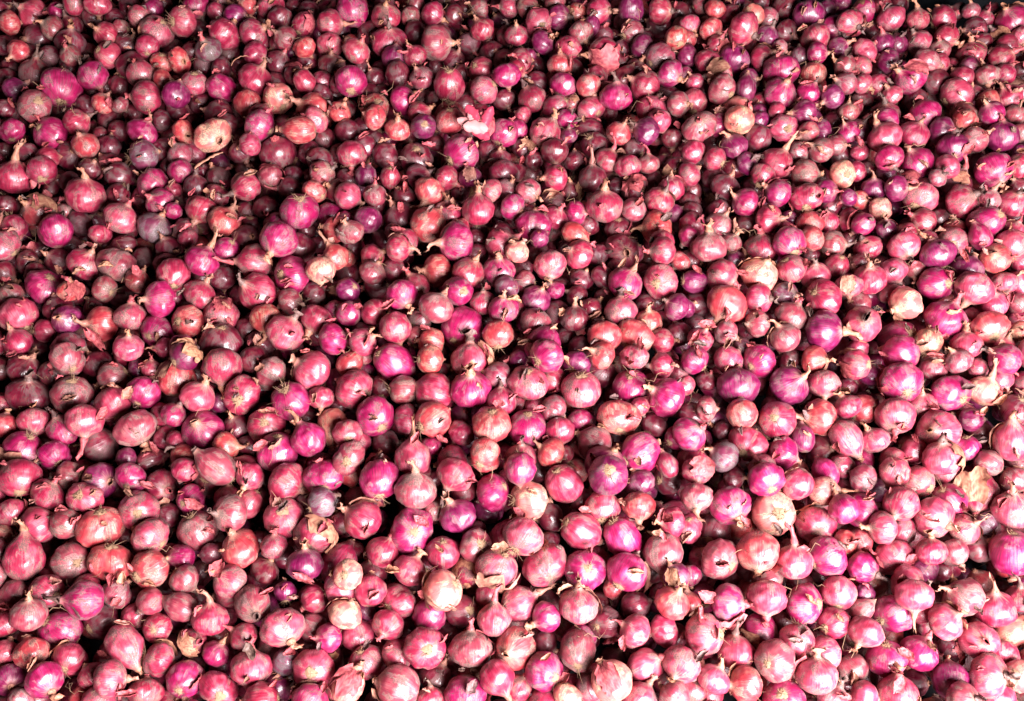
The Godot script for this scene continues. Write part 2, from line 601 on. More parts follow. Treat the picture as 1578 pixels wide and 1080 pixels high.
func make_ground() -> void:
	# a dark tarpaulin: under the heap, and drawn up behind it
	var pts := []
	var uvs := []
	var cols := 61
	var rows := 61
	var f := noise(5, 1.0, 3)
	for i in rows:
		for j in cols:
			var x := lerpf(-2.2, 2.2, float(j) / (cols - 1))
			var z := lerpf(-1.7, 2.2, float(i) / (rows - 1))
			var p := on_heap(x, z, -0.135 - relief(x, z))
			p.y = maxf(p.y, 0.02)
			p += Vector3(0, 0.018 * f.get_noise_2d(x * 2.5, z * 2.5) + 0.010 * f.get_noise_2d(x * 9.0 + z * 4.0, z * 3.0), 0)
			var up := maxf(0.0, -0.82 - z)
			p.y += up * 0.55
			pts.append(p)
			uvs.append(Vector2(x, z))
	var m := StandardMaterial3D.new()
	var nt := NoiseTexture2D.new()
	nt.noise = noise(31, 0.02, 4)
	nt.seamless = true
	nt.width = 256
	nt.height = 256
	var ramp := Gradient.new()
	ramp.colors = PackedColorArray([Color(0.07, 0.08, 0.10), Color(0.17, 0.18, 0.21)])
	nt.color_ramp = ramp
	m.albedo_texture = nt
	m.uv1_scale = Vector3(2, 2, 1)
	m.roughness = 0.7
	m.cull_mode = BaseMaterial3D.CULL_DISABLED
	var o := part("ground", sheet(pts, uvs, cols), m, self, Transform3D())
	o.set_meta("kind", "structure")
	o.set_meta("label", "dark grey tarpaulin under and behind the onions")


# ------------------------------------------------------------------ loose things on the heap
func skin(x: float, y: float, z: float, r: float, label: String) -> void:
	var p: int = [0, 1, 1, 1][rng.randi() % 4]
	var n := Vector3(0, 0.72, 0.69)
	var turn := Basis(Vector3.RIGHT, 0.75) * Basis.from_euler(Vector3(rng.randf_range(-0.4, 0.4), rng.randf() * TAU, rng.randf_range(-0.4, 0.4)))
	var o := part(numbered("loose_skin"), flakes[rng.randi() % flakes.size()], papers[p], self, Transform3D(turn.scaled(Vector3.ONE * r * 0.00021), Vector3(x, y, z) * 0.001))
	o.set_meta("label", label)
	o.set_meta("category", "onion skin")
	o.set_meta("group", "loose flakes of skin on the heap")


func stalk(from: Vector3, to: Vector3, thick: float, sag: float, label: String) -> void:
	var pts := []
	var uvs := []
	var rows := 12
	var f := noise(int(from.x * 1000.0), 1.0, 2)
	var along := (to - from).normalized()
	var side := along.cross(Vector3.UP).normalized()
	var over := side.cross(along)
	for i in rows + 1:
		var q := float(i) / rows
		var c := from.lerp(to, q) + over * sag * sin(PI * q) + side * 0.003 * f.get_noise_1d(q * 4.0)
		var w := thick * (1.0 - 0.5 * q) * (1.0 + 0.5 * f.get_noise_1d(q * 6.0 + 5.0))
		for j in 9:
			var a := TAU * (j % 8) / 8.0
			pts.append(c - from + side * cos(a) * w + over * sin(a) * w * 0.6)
			uvs.append(Vector2(j / 8.0, q))
	var o := part(numbered("dry_stalk"), sheet(pts, uvs, 9, true), papers[0], self, Transform3D(Basis(), from))
	o.set_meta("label", label)
	o.set_meta("category", "stalk")


func scale_shape(s: int) -> ArrayMesh:
	# one fleshy layer of a broken onion: a cupped wedge with thickness, 1 long
	var pts := []
	var uvs := []
	var f := noise(s, 1.0, 2)
	for i in 13:
		var q := i / 12.0
		for j in 13:
			var a := TAU * (j % 12) / 12.0
			var w := 0.30 * pow(sin(PI * clampf(q * 0.92 + 0.05, 0.0, 1.0)), 0.6) * (1.0 + 0.3 * f.get_noise_2d(q * 3.0, cos(a)))
			var x := cos(a) * w
			pts.append(Vector3(x, q - 0.5 + 0.05 * f.get_noise_2d(x * 6.0, q * 4.0), sin(a) * w * 0.33 - 1.1 * x * x + 0.25 * pow(q - 0.5, 2.0)))
			uvs.append(Vector2(j / 12.0, q))
	return sheet(pts, uvs, 13, true)


func broken_onion(at: Vector3) -> void:
	var t := Node3D.new()
	t.name = "broken_onion"
	add_child(t)
	t.position = at
	t.set_meta("label", "broken open white and pink onion, its fleshy layers spread out")
	t.set_meta("category", "onion")
	var pink := StandardMaterial3D.new()
	pink.albedo_color = Color(0.62, 0.20, 0.28)
	pink.roughness = 0.35
	var look := Basis(Vector3.RIGHT, -PI / 4)
	var spread := [[-0.012, 0.000, 1.25, 0.034, 0], [-0.002, 0.008, 0.35, 0.033, 0], [-0.001, -0.008, 1.45, 0.036, 0], [0.010, 0.000, -0.25, 0.032, 0], [0.017, 0.009, -0.35, 0.030, 1], [-0.006, 0.013, 0.7, 0.028, 1], [0.006, -0.015, 1.1, 0.030, 1]]
	for i in spread.size():
		var k: Array = spread[i]
		var b: Basis = look * Basis(Vector3.BACK, k[2]) * Basis(Vector3.UP, 0.5 * sin(i * 2.0))
		part("fleshy_layer", scale_shape(300 + i), flesh if k[4] == 0 else pink, t, Transform3D(b.scaled(Vector3.ONE * k[3]), look * Vector3(k[0], k[1], 0.004 + 0.003 * (i % 3))))
	part("outer_skin", flaps[2], papers[1], t, Transform3D((look * Basis(Vector3.RIGHT, 1.2)).scaled(Vector3.ONE * 0.022), look * Vector3(0.002, 0, -0.012)))


func loose_things() -> void:
	broken_onion(Vector3(-0.052, 0.689, -0.333))
	stalk(Vector3(-0.469, 0.638, -0.292), Vector3(-0.430, 0.650, -0.317), 0.0032, 0.004, "straight dry straw-coloured stalk lying across dark onions")
	stalk(Vector3(-0.436, 0.707, -0.469), Vector3(-0.404, 0.717, -0.477), 0.0014, 0.008, "thin curved dry stalk arching over dark red onions")
	skin(-569, 538, -33, 163, "curled papery skin flake, below orange onion with sideways cream neck")
	skin(-241, 495, 317, 113, "pale loose skin scrap, above right of wide pink onion with downward pointed neck")
	skin(-339, 501, 307, 113, "torn dry skin flake, below left of coral onion with pointed yellow crown")
	skin(-421, 460, 440, 95, "curled papery skin flake, below smooth salmon egg-shaped onion")
	skin(222, 498, 340, 99, "pale loose skin scrap, below right of dusty teardrop onion pointing down")
	skin(632, 534, 73, 98, "torn dry skin flake, below right of onion with tall cream neck")
	skin(276, 517, 253, 90, "curled papery skin flake, above left of coral onion with two hanging skin strips")
	skin(569, 193, 306, 104, "pale loose skin scrap, below left of huge magenta onion with pale stripes")
	skin(-87, 541, 146, 81, "torn dry skin flake, above big magenta onion with pale dry patch")
	skin(-118, 563, 163, 79, "curled papery skin flake, above big magenta onion with pale dry patch")
	skin(602, 536, 97, 83, "pale loose skin scrap, below onion with tall cream neck")
	skin(259, 583, -16, 103, "torn dry skin flake, below left of big orange-red onion with downward neck")
	skin(239, 579, 5, 103, "curled papery skin flake, below left of big orange-red onion with downward neck")
	skin(-148, 684, -413, 110, "pale loose skin scrap, above left of magenta onion under the broken white bulb")
	skin(-15, 586, 125, 72, "torn dry skin flake, left of wide pink onion with rooty tip on top")
	skin(416, 482, 441, 91, "curled papery skin flake, below right of ribbed bright magenta onion")
	skin(-161, 610, -24, 102, "pale loose skin scrap, above crimson-magenta onion with peeling skin")
	skin(-114, 593, 1, 76, "torn dry skin flake, left of big magenta onion with brown root hollow")
	skin(-432, 629, -241, 75, "curled papery skin flake, below cream-mottled onion with grey root")
	skin(351, 712, -522, 83, "pale loose skin scrap, above left of violet-magenta onion with magenta neck")
	skin(94, 693, -506, 83, "torn dry skin flake, above right of magenta onion under the broken white bulb")
	skin(-389, 498, 212, 104, "curled papery skin flake, above left of coral onion with pointed yellow crown")
	skin(515, 435, 386, 75, "pale loose skin shred, below left of huge magenta onion with pale stripes")
	skin(123, 481, 391, 72, "torn dry skin flake, above white onion with flame-like torn skin")


const BACK := -0.651


func all_onions() -> void:
	onion(374, 715, -570, 266, "r", "short", 38, -3, "crimson onion, neck right and down, above left of violet-magenta onion with magenta neck")
	onion(489, 717, -614, 279, "p", "root", 174, 27, "large dark purple onion, root end down, above violet-magenta onion with magenta neck")
	onion(-672, 670, -503, 263, "m", "short", 42, -45, "magenta onion, neck down and right, just right of broad glossy magenta onion")
	onion(-123, 698, -556, 295, "t", "short", 78, 7, "large dusty tan onion, neck right, above magenta onion under the broken white bulb")
	onion(149, 686, -539, 283, "r", "short", -79, 6, "large crimson onion, neck left, above right of magenta onion under the broken white bulb")
	onion(425, 688, -487, 295, "m", "short", -2, -40, "large magenta onion, neck down, just above violet-magenta onion with magenta neck")
	onion(622, 690, -462, 266, "m", "short", -90, 29, "magenta onion with tan shoulder")
	onion(-750, 652, -441, 287, "t", "root", -132, -40, "large dusty tan onion, root disc facing out, just below left of broad glossy magenta onion")
	onion(-724, 655, -491, 330, "m", "root", -168, 17, "broad glossy magenta onion")
	onion(-575, 661, -453, 277, "r", "stub", -79, 10, "large crimson onion, no neck showing, above left of cream-mottled onion with grey root")
	onion(-461, 663, -476, 257, "m", "root", -116, 17, "magenta onion, root end right and down, above cream-mottled onion with grey root")
	onion(-406, 677, -479, 276, "r", "short", 112, 52, "large crimson onion, neck up and right, above right of cream-mottled onion with grey root")
	onion(-365, 667, -439, 254, "w", "root", -151, 13, "cream onion, root end down and right, above right of cream-mottled onion with grey root")
	onion(-250, 690, -451, 257, "m", "root", -175, 12, "magenta onion, root end down, above left of magenta onion under the broken white bulb")
	onion(-98, 680, -456, 276, "r", "root", -164, -80, "large crimson onion, root end up, above magenta onion under the broken white bulb")
	onion(162, 672, -436, 256, "m", "short", -172, 71, "magenta onion, neck up, left of violet-magenta onion with magenta neck")
	onion(416, 677, -438, 264, "m", "short", 52, 73, "violet-magenta onion with magenta neck")
	onion(696, 669, -447, 273, "k", "root", 112, 21, "large pink onion, root end left and down, right of magenta onion with tan shoulder")
	onion(-723, 624, -406, 283, "m", "root", 130, -54, "large magenta onion, root end left and up, just below broad glossy magenta onion")
	onion(-454, 650, -362, 267, "w", "stub", 37, 10, "cream-mottled onion with grey root")
	onion(-382, 664, -367, 250, "m", "root", -117, 16, "magenta onion, root end right and down, right of cream-mottled onion with grey root")
	onion(-356, 630, -343, 284, "d", "short", 40, -40, "large dark red onion, neck down and right, right of cream-mottled onion with grey root")
	onion(-316, 671, -344, 231, "o", "stub", -95, -1, "coppery onion, no neck showing, right of cream-mottled onion with grey root")
	onion(-76, 645, -321, 296, "m", "root", 135, 2, "magenta onion under the broken white bulb")
	onion(284, 658, -371, 250, "t", "stub", -18, 57, "dusty tan onion, neck end facing out, below left of violet-magenta onion with magenta neck")
	onion(556, 663, -336, 264, "k", "short", -130, 44, "pink onion, neck up and left, below left of magenta onion with tan shoulder")
	onion(739, 654, -352, 248, "p", "short", -162, 62, "dark purple onion, neck up, below right of magenta onion with tan shoulder")
	onion(-756, 603, -320, 293, "r", "long", 151, 66, "large crimson onion, long neck up, below left of broad glossy magenta onion")
	onion(-561, 625, -345, 249, "g", "stub", 115, 3, "dusty grey onion, no neck showing, left of cream-mottled onion with grey root")
	onion(-392, 624, -268, 249, "r", "short", -48, -6, "crimson onion, neck left and down, below right of cream-mottled onion with grey root")
	onion(-119, 631, -244, 236, "o", "short", -24, -15, "coppery onion, neck down and left, below left of magenta onion under the broken white bulb")
	onion(605, 635, -311, 260, "m", "short", -119, 48, "magenta onion, neck up and left, below magenta onion with tan shoulder")
	onion(711, 637, -291, 276, "m", "short", 13, -15, "large magenta onion, neck down and right, below right of magenta onion with tan shoulder")
	onion(-664, 587, -209, 275, "m", "stub", -166, 41, "large magenta onion, no neck showing, above left of dusty bean-shaped onion")
	onion(-634, 606, -270, 305, "r", "short", 133, 72, "large crimson onion, neck up, above left of dusty bean-shaped onion")
	onion(-573, 595, -229, 258, "k", "short", 135, 42, "pink onion, neck up and right, above dusty bean-shaped onion")
	onion(-524, 583, -221, 255, "g", "short", 121, 49, "dusty grey onion, neck up and right, above right of dusty bean-shaped onion")
	onion(-416, 602, -212, 253, "o", "short", 130, 45, "coppery onion, neck up and right, above left of red onion with tan stub neck")
	onion(-304, 623, -209, 278, "m", "root", -114, -80, "large magenta onion, root end up, above small cream onion with split top")
	onion(-119, 621, -180, 256, "o", "stub", 136, 29, "coppery onion, no neck showing, below left of magenta onion under the broken white bulb")
	onion(-48, 628, -205, 250, "r", "short", 179, 63, "crimson onion, neck up, below magenta onion under the broken white bulb")
	onion(133, 625, -218, 278, "r", "short", -170, 75, "large crimson onion, neck up, above hot pink glossy onion with grey cap")
	onion(596, 619, -246, 255, "k", "root", 146, 11, "pink onion, root end down and left, above cream onion with knobbly skin")
	onion(656, 617, -239, 262, "r", "short", 54, 56, "crimson onion, neck right and up, above right of cream onion with knobbly skin")
	onion(676, 612, -195, 276, "m", "root", -132, -58, "large magenta onion, root end right and up, above right of cream onion with knobbly skin")
	onion(-614, 566, -160, 251, "r", "short", 105, 52, "crimson onion, neck up and right, just left of dusty bean-shaped onion")
	onion(-566, 567, -157, 276, "t", "short", -17, -16, "dusty bean-shaped onion among pink ones")
	onion(-433, 595, -131, 248, "m", "long", 139, 39, "magenta onion, long neck up and right, left of red onion with tan stub neck")
	onion(-361, 589, -138, 246, "r", "long", -77, 11, "red onion with tan stub neck")
	onion(-323, 624, -143, 265, "m", "short", -18, -10, "magenta onion, neck down and left, just above right of red onion with tan stub neck")
	onion(-260, 611, -94, 219, "w", "torn", 2, -37, "small cream onion with split top")
	onion(-77, 624, -137, 277, "m", "short", -65, 19, "large magenta onion, neck left, above big magenta onion with brown root hollow")
	onion(52, 603, -114, 234, "k", "short", -1, -16, "pink onion, neck down, left of hot pink glossy onion with grey cap")
	onion(156, 577, -173, 266, "d", "stub", 17, 37, "dark red onion, neck end facing out, just above hot pink glossy onion with grey cap")
	onion(275, 609, -144, 247, "t", "short", -173, 62, "dusty tan onion, neck up, above left of dusty cream onion with curled neck")
	onion(357, 581, -172, 272, "r", "short", -173, 59, "large crimson onion, neck up, just above dusty cream onion with curled neck")
	onion(389, 609, -155, 233, "m", "root", -168, 4, "magenta onion, root end down and right, above right of dusty cream onion with curled neck")
	onion(387, 594, -116, 221, "r", "root", 75, -55, "crimson onion, root end up and left, just right of dusty cream onion with curled neck")
	onion(551, 604, -154, 231, "k", "short", 9, -6, "pink onion, neck down and right, above cream onion with knobbly skin")
	onion(594, 602, -138, 247, "p", "stub", -154, 37, "dark purple onion, no neck showing, above right of cream onion with knobbly skin")
	onion(-667, 548, -130, 274, "m", "root", -82, -52, "large magenta onion, root end up and right, left of dusty bean-shaped onion")
	onion(-485, 571, -79, 244, "m", "short", -51, 30, "magenta onion, neck left, below right of dusty bean-shaped onion")
	onion(-474, 579, -121, 240, "r", "root", -169, 9, "crimson onion, root end down, right of dusty bean-shaped onion")
	onion(-435, 565, -96, 227, "r", "short", 130, 46, "crimson onion, neck up and right, left of crimson onion with looping dry neck")
	onion(-352, 574, -91, 284, "r", "short", -62, 54, "crimson onion with looping dry neck")
	onion(-306, 585, -114, 268, "m", "root", 137, -32, "bright magenta egg-shaped onion")
	onion(-147, 607, -49, 221, "m", "short", 29, -12, "magenta onion, neck down and right, above crimson-magenta onion with peeling skin")
	onion(-100, 606, -24, 235, "t", "short", 134, 45, "dusty tan onion, neck up and right, above right of crimson-magenta onion with peeling skin")
	onion(-73, 605, -57, 229, "m", "root", -148, -38, "magenta onion, root disc facing out, just above big magenta onion with brown root hollow")
	onion(-11, 595, -33, 219, "m", "short", 178, 82, "magenta onion, neck up, just above right of big magenta onion with brown root hollow")
	onion(155, 592, -88, 256, "m", "short", 113, 64, "hot pink glossy onion with grey cap")
	onion(204, 591, -93, 249, "k", "root", 152, -29, "pink onion, root disc facing out, just right of hot pink glossy onion with grey cap")
	onion(291, 587, -109, 243, "r", "short", 45, -0, "crimson onion, neck right and down, just above big orange-red onion with downward neck")
	onion(292, 579, -60, 286, "o", "short", -35, -25, "big orange-red onion with downward neck")
	onion(343, 587, -111, 268, "w", "torn", 114, 69, "dusty cream onion with curled neck")
	onion(425, 581, -71, 266, "r", "root", 99, -37, "crimson onion, root end left and up, just above violet teardrop onion pointing sideways")
	onion(496, 584, -106, 235, "r", "short", -129, 75, "crimson onion, neck up, just above left of cream onion with knobbly skin")
	onion(537, 576, -66, 240, "w", "torn", -59, -6, "cream onion with knobbly skin")
	onion(586, 582, -99, 243, "m", "root", -149, -37, "magenta onion, root end right, just above right of cream onion with knobbly skin")
	onion(629, 593, -78, 266, "k", "short", -40, -43, "pink onion, neck down and left, just above right of big crimson onion with dusty top")
	onion(-689, 542, -77, 261, "k", "root", -142, 23, "pink onion, root end down and right, left of orange onion with sideways cream neck")
	onion(-569, 538, -65, 258, "o", "short", -60, 26, "orange onion with sideways cream neck")
	onion(-526, 551, -65, 226, "k", "short", 171, 57, "pink onion, neck up, just right of orange onion with sideways cream neck")
	onion(-489, 538, -49, 240, "m", "root", 161, -21, "magenta onion, root end left and down, right of orange onion with sideways cream neck")
	onion(-446, 550, -57, 233, "o", "root", 144, -37, "coppery onion, root end left, above left of red onion with brown neck hanging down")
	onion(-395, 540, -24, 294, "d", "root", -36, -75, "large dark red onion, root end up, just above red onion with brown neck hanging down")
	onion(-404, 546, -73, 249, "k", "root", -174, 23, "pink onion, root end down, just below left of crimson onion with looping dry neck")
	onion(-303, 566, -17, 274, "k", "short", 128, 48, "large pink onion, neck up and right, above left of onion in folded torn pink skin")
	onion(-237, 571, 0, 218, "m", "stub", 116, -2, "magenta onion, no neck showing, just above right of onion in folded torn pink skin")
	onion(-154, 584, -9, 218, "r", "stub", 20, -42, "small crimson onion, no neck showing, just above crimson-magenta onion with peeling skin")
	onion(-67, 572, -23, 287, "m", "root", 157, 7, "big magenta onion with brown root hollow")
	onion(-18, 584, 4, 208, "o", "root", -180, 22, "small coppery onion, root end down, just right of big magenta onion with brown root hollow")
	onion(164, 569, -8, 248, "o", "root", 150, 12, "coppery onion, root end down and left, below hot pink glossy onion with grey cap")
	onion(364, 564, -10, 219, "t", "short", -126, 49, "dusty tan onion, neck up and left, just left of violet teardrop onion pointing sideways")
	onion(418, 566, -21, 288, "p", "short", 64, 23, "violet teardrop onion pointing sideways")
	onion(469, 572, -28, 278, "k", "stub", -18, 55, "large pink onion, neck end facing out, just right of violet teardrop onion pointing sideways")
	onion(589, 564, -46, 293, "m", "short", 135, 61, "big crimson onion with dusty top")
	onion(640, 569, -25, 245, "o", "root", -178, -2, "coppery onion, root end down and right, just right of big crimson onion with dusty top")
	onion(-665, 510, -2, 247, "d", "short", 129, 45, "dark red onion, neck up and right, below left of orange onion with sideways cream neck")
	onion(-596, 539, 6, 238, "t", "root", -144, 5, "dusty tan onion, root end down and right, above pink onion with long neck hanging down")
	onion(-538, 515, 17, 235, "t", "stub", -69, -16, "dusty tan onion, no neck showing, above right of pink onion with long neck hanging down")
	onion(-446, 527, 31, 249, "o", "stub", 176, 25, "coppery onion, no neck showing, just left of red onion with brown neck hanging down")
	onion(-383, 547, 26, 274, "r", "long", 5, -30, "red onion with brown neck hanging down")
	onion(-318, 540, 34, 216, "t", "root", -120, 8, "small dusty tan onion, root end right and down, below crimson onion with looping dry neck")
	onion(-262, 549, 37, 275, "k", "torn", -97, 38, "onion in folded torn pink skin")
	onion(-154, 559, 31, 274, "m", "root", 100, -47, "crimson-magenta onion with peeling skin")
	onion(-55, 564, 32, 275, "k", "short", 179, 53, "large pink onion, neck up, just below big magenta onion with brown root hollow")
	onion(-53, 561, 81, 263, "m", "short", 173, 80, "magenta onion, neck up, below big magenta onion with brown root hollow")
	onion(20, 566, 74, 247, "k", "root", 5, -84, "pink onion, root end up, left of wide pink onion with rooty tip on top")
	onion(44, 597, 56, 229, "m", "root", 135, -9, "magenta onion, root end left and down, right of big magenta onion with brown root hollow")
	onion(154, 543, 59, 248, "m", "root", 43, -84, "magenta onion, root end up, just right of wide pink onion with rooty tip on top")
	onion(294, 543, 59, 280, "p", "stub", 176, 28, "squat deep violet onion")
	onion(327, 551, 21, 232, "m", "root", 129, -6, "magenta onion, root end left and down, just above right of squat deep violet onion")
	onion(360, 543, 57, 270, "p", "short", 72, 55, "violet onion with pale stripes")
	onion(408, 541, 53, 214, "k", "short", -8, -21, "small pink onion, neck down, just above pear-shaped onion with cream neck")
	onion(452, 554, 30, 202, "r", "root", -128, -32, "small crimson onion, root end right, left of crimson onion with a torn skin edge")
	onion(517, 552, 8, 265, "m", "stub", -126, -14, "crimson onion with a torn skin edge")
	onion(506, 548, 56, 281, "m", "root", -178, -10, "big rose-magenta onion among pink ones")
	onion(646, 560, 27, 232, "m", "short", -118, 17, "magenta onion, neck left and up, just above right of onion with tall cream neck")
	onion(-647, 506, 42, 276, "d", "short", 144, 69, "large dark red onion, neck up, above left of pink onion with long neck hanging down")
	onion(-626, 504, 86, 220, "k", "short", 13, -15, "pink onion, neck down, left of pink onion with long neck hanging down")
	onion(-584, 515, 48, 276, "t", "root", -51, -72, "large dusty tan onion, root end up, below left of orange onion with sideways cream neck")
	onion(-550, 523, 100, 251, "k", "long", 8, -27, "pink onion with long neck hanging down")
	onion(-528, 511, 60, 254, "k", "root", -143, 23, "pink onion, root end down and right, below orange onion with sideways cream neck")
	onion(-486, 523, 51, 240, "m", "root", 165, 9, "magenta onion, root end down and left, above left of magenta onion with torn brown crown")
	onion(-410, 530, 65, 238, "k", "short", 124, 50, "pink onion, neck up and right, just above magenta onion with torn brown crown")
	onion(-353, 531, 63, 259, "r", "root", -180, -28, "crimson onion, root disc facing out, below right of red onion with brown neck hanging down")
	onion(-317, 514, 100, 240, "r", "root", -169, -57, "crimson onion, root disc facing out, right of magenta onion with torn brown crown")
	onion(-285, 538, 80, 250, "m", "root", 96, -78, "magenta onion, root end up and left, below left of onion in folded torn pink skin")
	onion(-204, 545, 66, 264, "r", "root", -123, 5, "crimson onion, root end right and down, below right of onion in folded torn pink skin")
	onion(-174, 539, 107, 259, "m", "root", -153, -4, "magenta onion, root end down and right, below crimson-magenta onion with peeling skin")
	onion(-99, 547, 119, 236, "o", "root", 136, -9, "coppery onion, root end left and down, below right of crimson-magenta onion with peeling skin")
	onion(-99, 550, 75, 255, "r", "stub", -104, 16, "crimson onion, no neck showing, just below right of crimson-magenta onion with peeling skin")
	onion(-25, 556, 135, 256, "o", "root", -3, -79, "coppery onion, root end up, above left of cream onion with fuzzy brown root disc")
	onion(20, 538, 126, 258, "m", "root", 2, -77, "magenta onion, root end up, below left of wide pink onion with rooty tip on top")
	onion(88, 560, 80, 268, "k", "root", 10, -78, "wide pink onion with rooty tip on top")
	onion(135, 547, 116, 257, "o", "root", 176, 6, "coppery onion, root end down, below right of wide pink onion with rooty tip on top")
	onion(197, 552, 87, 254, "m", "short", -99, 32, "magenta onion, neck left and up, left of squat deep violet onion")
	onion(293, 539, 103, 202, "o", "stub", -179, 23, "cream-orange onion with split skin")
	onion(338, 532, 107, 275, "r", "root", 145, -50, "flat crimson onion with grey root button")
	onion(396, 525, 96, 247, "o", "short", -81, 10, "pear-shaped onion with cream neck")
	onion(490, 533, 101, 262, "k", "short", -13, -8, "pink onion, neck down, just below big rose-magenta onion")
	onion(575, 530, 58, 266, "m", "root", -153, -16, "magenta onion, root end right and down, just left of onion with tall cream neck")
	onion(620, 528, 53, 229, "w", "long", 137, 63, "onion with tall cream neck")
	onion(-627, 500, 128, 247, "m", "root", -61, -49, "magenta onion, root end up and right, above left of orange onion with red streaks")
	onion(-543, 476, 102, 268, "d", "short", 115, 18, "dark red onion, neck right and up, above orange onion with red streaks")
	onion(-488, 509, 101, 264, "t", "short", 38, -29, "dusty tan onion, neck down and right, right of pink onion with long neck hanging down")
	onion(-400, 507, 104, 270, "m", "stub", -18, 73, "magenta onion with torn brown crown")
	onion(-367, 515, 169, 251, "t", "stub", -112, 36, "dusty tan onion, no neck showing, just below magenta onion with torn brown crown")
	onion(-297, 509, 141, 263, "m", "root", -21, -72, "magenta onion, root end up, right of magenta onion with torn brown crown")
	onion(-255, 529, 137, 222, "m", "long", -139, 44, "magenta onion, long neck up and left, below onion in folded torn pink skin")
	onion(-201, 531, 169, 204, "t", "root", -179, -38, "small dusty tan onion, root disc facing out, below onion in folded torn pink skin")
	onion(-122, 534, 172, 239, "k", "long", 180, 48, "pink onion, long neck up, above big magenta onion with pale dry patch")
	onion(-33, 545, 175, 210, "o", "root", 159, -6, "small coppery onion, root end down and left, left of crimson onion with bushy root tuft")
	onion(104, 524, 139, 240, "t", "stub", -118, 14, "dusty tan onion, no neck showing, above left of big dark violet onion with dusty neck")
	onion(159, 531, 159, 255, "m", "root", 123, 4, "magenta onion, root end left and down, right of crimson onion with bushy root tuft")
	onion(219, 549, 146, 219, "m", "short", 77, 52, "magenta onion, neck right and up, left of cream-orange onion with split skin")
	onion(263, 526, 162, 203, "g", "short", -109, 24, "small dusty grey onion, neck left and up, below left of cream-orange onion with split skin")
	onion(299, 519, 136, 235, "r", "root", 150, -5, "crimson onion, root end down and left, just below cream-orange onion with split skin")
	onion(340, 516, 149, 219, "m", "stub", 63, -7, "magenta onion, no neck showing, just below flat crimson onion with grey root button")
	onion(422, 525, 131, 223, "k", "stub", 36, -29, "pink onion, no neck showing, just below right of pear-shaped onion with cream neck")
	onion(545, 519, 114, 271, "k", "stub", -55, 35, "pale pink onion divided in two")
	onion(535, 523, 162, 250, "k", "short", -162, 63, "pink onion, neck up, just below pale pink onion divided in two")
	onion(631, 523, 135, 259, "k", "shallot", -160, 63, "pink onion, neck up, below right of onion with tall cream neck")
	onion(-616, 499, 174, 264, "r", "root", -163, 7, "crimson onion, root end down, below left of pink onion with long neck hanging down")
	onion(-577, 492, 194, 204, "r", "short", 131, 44, "small crimson onion, neck up and right, above left of orange onion with red streaks")
	onion(-527, 495, 202, 211, "k", "root", 175, -64, "small pink onion, root disc facing out, just above left of orange onion with red streaks")
	onion(-523, 480, 164, 235, "p", "stub", 63, 26, "dark purple onion, neck end facing out, just above orange onion with red streaks")
	onion(-480, 490, 167, 199, "m", "root", 170, -2, "small magenta onion, root end down and left, above right of orange onion with red streaks")
	onion(-446, 473, 170, 222, "d", "stub", 52, 28, "dark red onion, neck end facing out, below left of magenta onion with torn brown crown")
	onion(-279, 505, 185, 253, "r", "short", 63, -11, "crimson onion, neck right and down, above right of coral onion with pointed yellow crown")
	onion(-234, 511, 182, 240, "m", "root", -172, -7, "magenta onion, root end down, above left of big magenta onion with pale dry patch")
	onion(-161, 526, 197, 251, "m", "root", -176, 9, "magenta onion, root end down, below crimson-magenta onion with peeling skin")
	onion(-116, 529, 216, 251, "t", "short", 175, 66, "dusty tan onion, neck up, just above big magenta onion with pale dry patch")
	onion(-68, 536, 197, 236, "r", "long", -32, -23, "crimson onion, long neck down and left, left of cream onion with fuzzy brown root disc")
	onion(-23, 516, 210, 234, "m", "root", -84, -39, "magenta onion, root end right and up, left of cream onion with fuzzy brown root disc")
	onion(10, 548, 198, 201, "m", "stub", -1, -39, "small magenta onion, no neck showing, just above cream onion with fuzzy brown root disc")
	onion(20, 514, 220, 248, "w", "root", 106, -20, "cream onion with fuzzy brown root disc")
	onion(63, 524, 203, 255, "r", "root", 84, -68, "crimson onion with bushy root tuft")
	onion(113, 563, 220, 266, "p", "root", 175, -65, "big dark violet onion with dusty neck")
	onion(221, 526, 224, 198, "t", "short", -7, -6, "small dusty tan onion, neck down, above right of dusty teardrop onion pointing down")
	onion(262, 516, 229, 248, "m", "short", 15, 6, "magenta onion, neck down and right, just left of big cream onion with cracked root plate")
	onion(306, 536, 205, 230, "m", "root", -168, -7, "magenta onion, root end down and right, just above big cream onion with cracked root plate")
	onion(346, 525, 203, 202, "r", "torn", -39, -52, "small crimson onion, no neck showing, above right of big cream onion with cracked root plate")
	onion(471, 510, 222, 229, "r", "short", -37, -6, "crimson onion, neck down and left, right of neon violet-magenta glossy onion")
	onion(585, 481, 183, 265, "r", "pear", -15, -11, "crimson onion, neck down, above left of huge magenta onion with pale stripes")
	onion(-581, 478, 230, 229, "k", "short", 123, 10, "pink onion, neck right and up, left of orange onion with red streaks")
	onion(-503, 480, 235, 267, "o", "root", -28, -68, "orange onion with red streaks")
	onion(-462, 480, 210, 245, "r", "root", -159, -42, "crimson onion, root disc facing out, just above right of orange onion with red streaks")
	onion(-439, 478, 248, 242, "k", "root", -118, 6, "pink onion, root end right and down, just above right of orange onion with grey crown")
	onion(-387, 467, 231, 249, "t", "root", 50, -69, "dusty tan onion, root end up and left, right of orange onion with grey crown")
	onion(-340, 505, 232, 230, "t", "short", -56, 38, "dusty tan onion, neck left, just above coral onion with pointed yellow crown")
	onion(-278, 488, 227, 248, "k", "root", -154, -78, "pink onion, root disc facing out, above right of coral onion with pointed yellow crown")
	onion(-239, 484, 250, 246, "r", "root", 167, -14, "crimson onion, root end down and left, right of coral onion with pointed yellow crown")
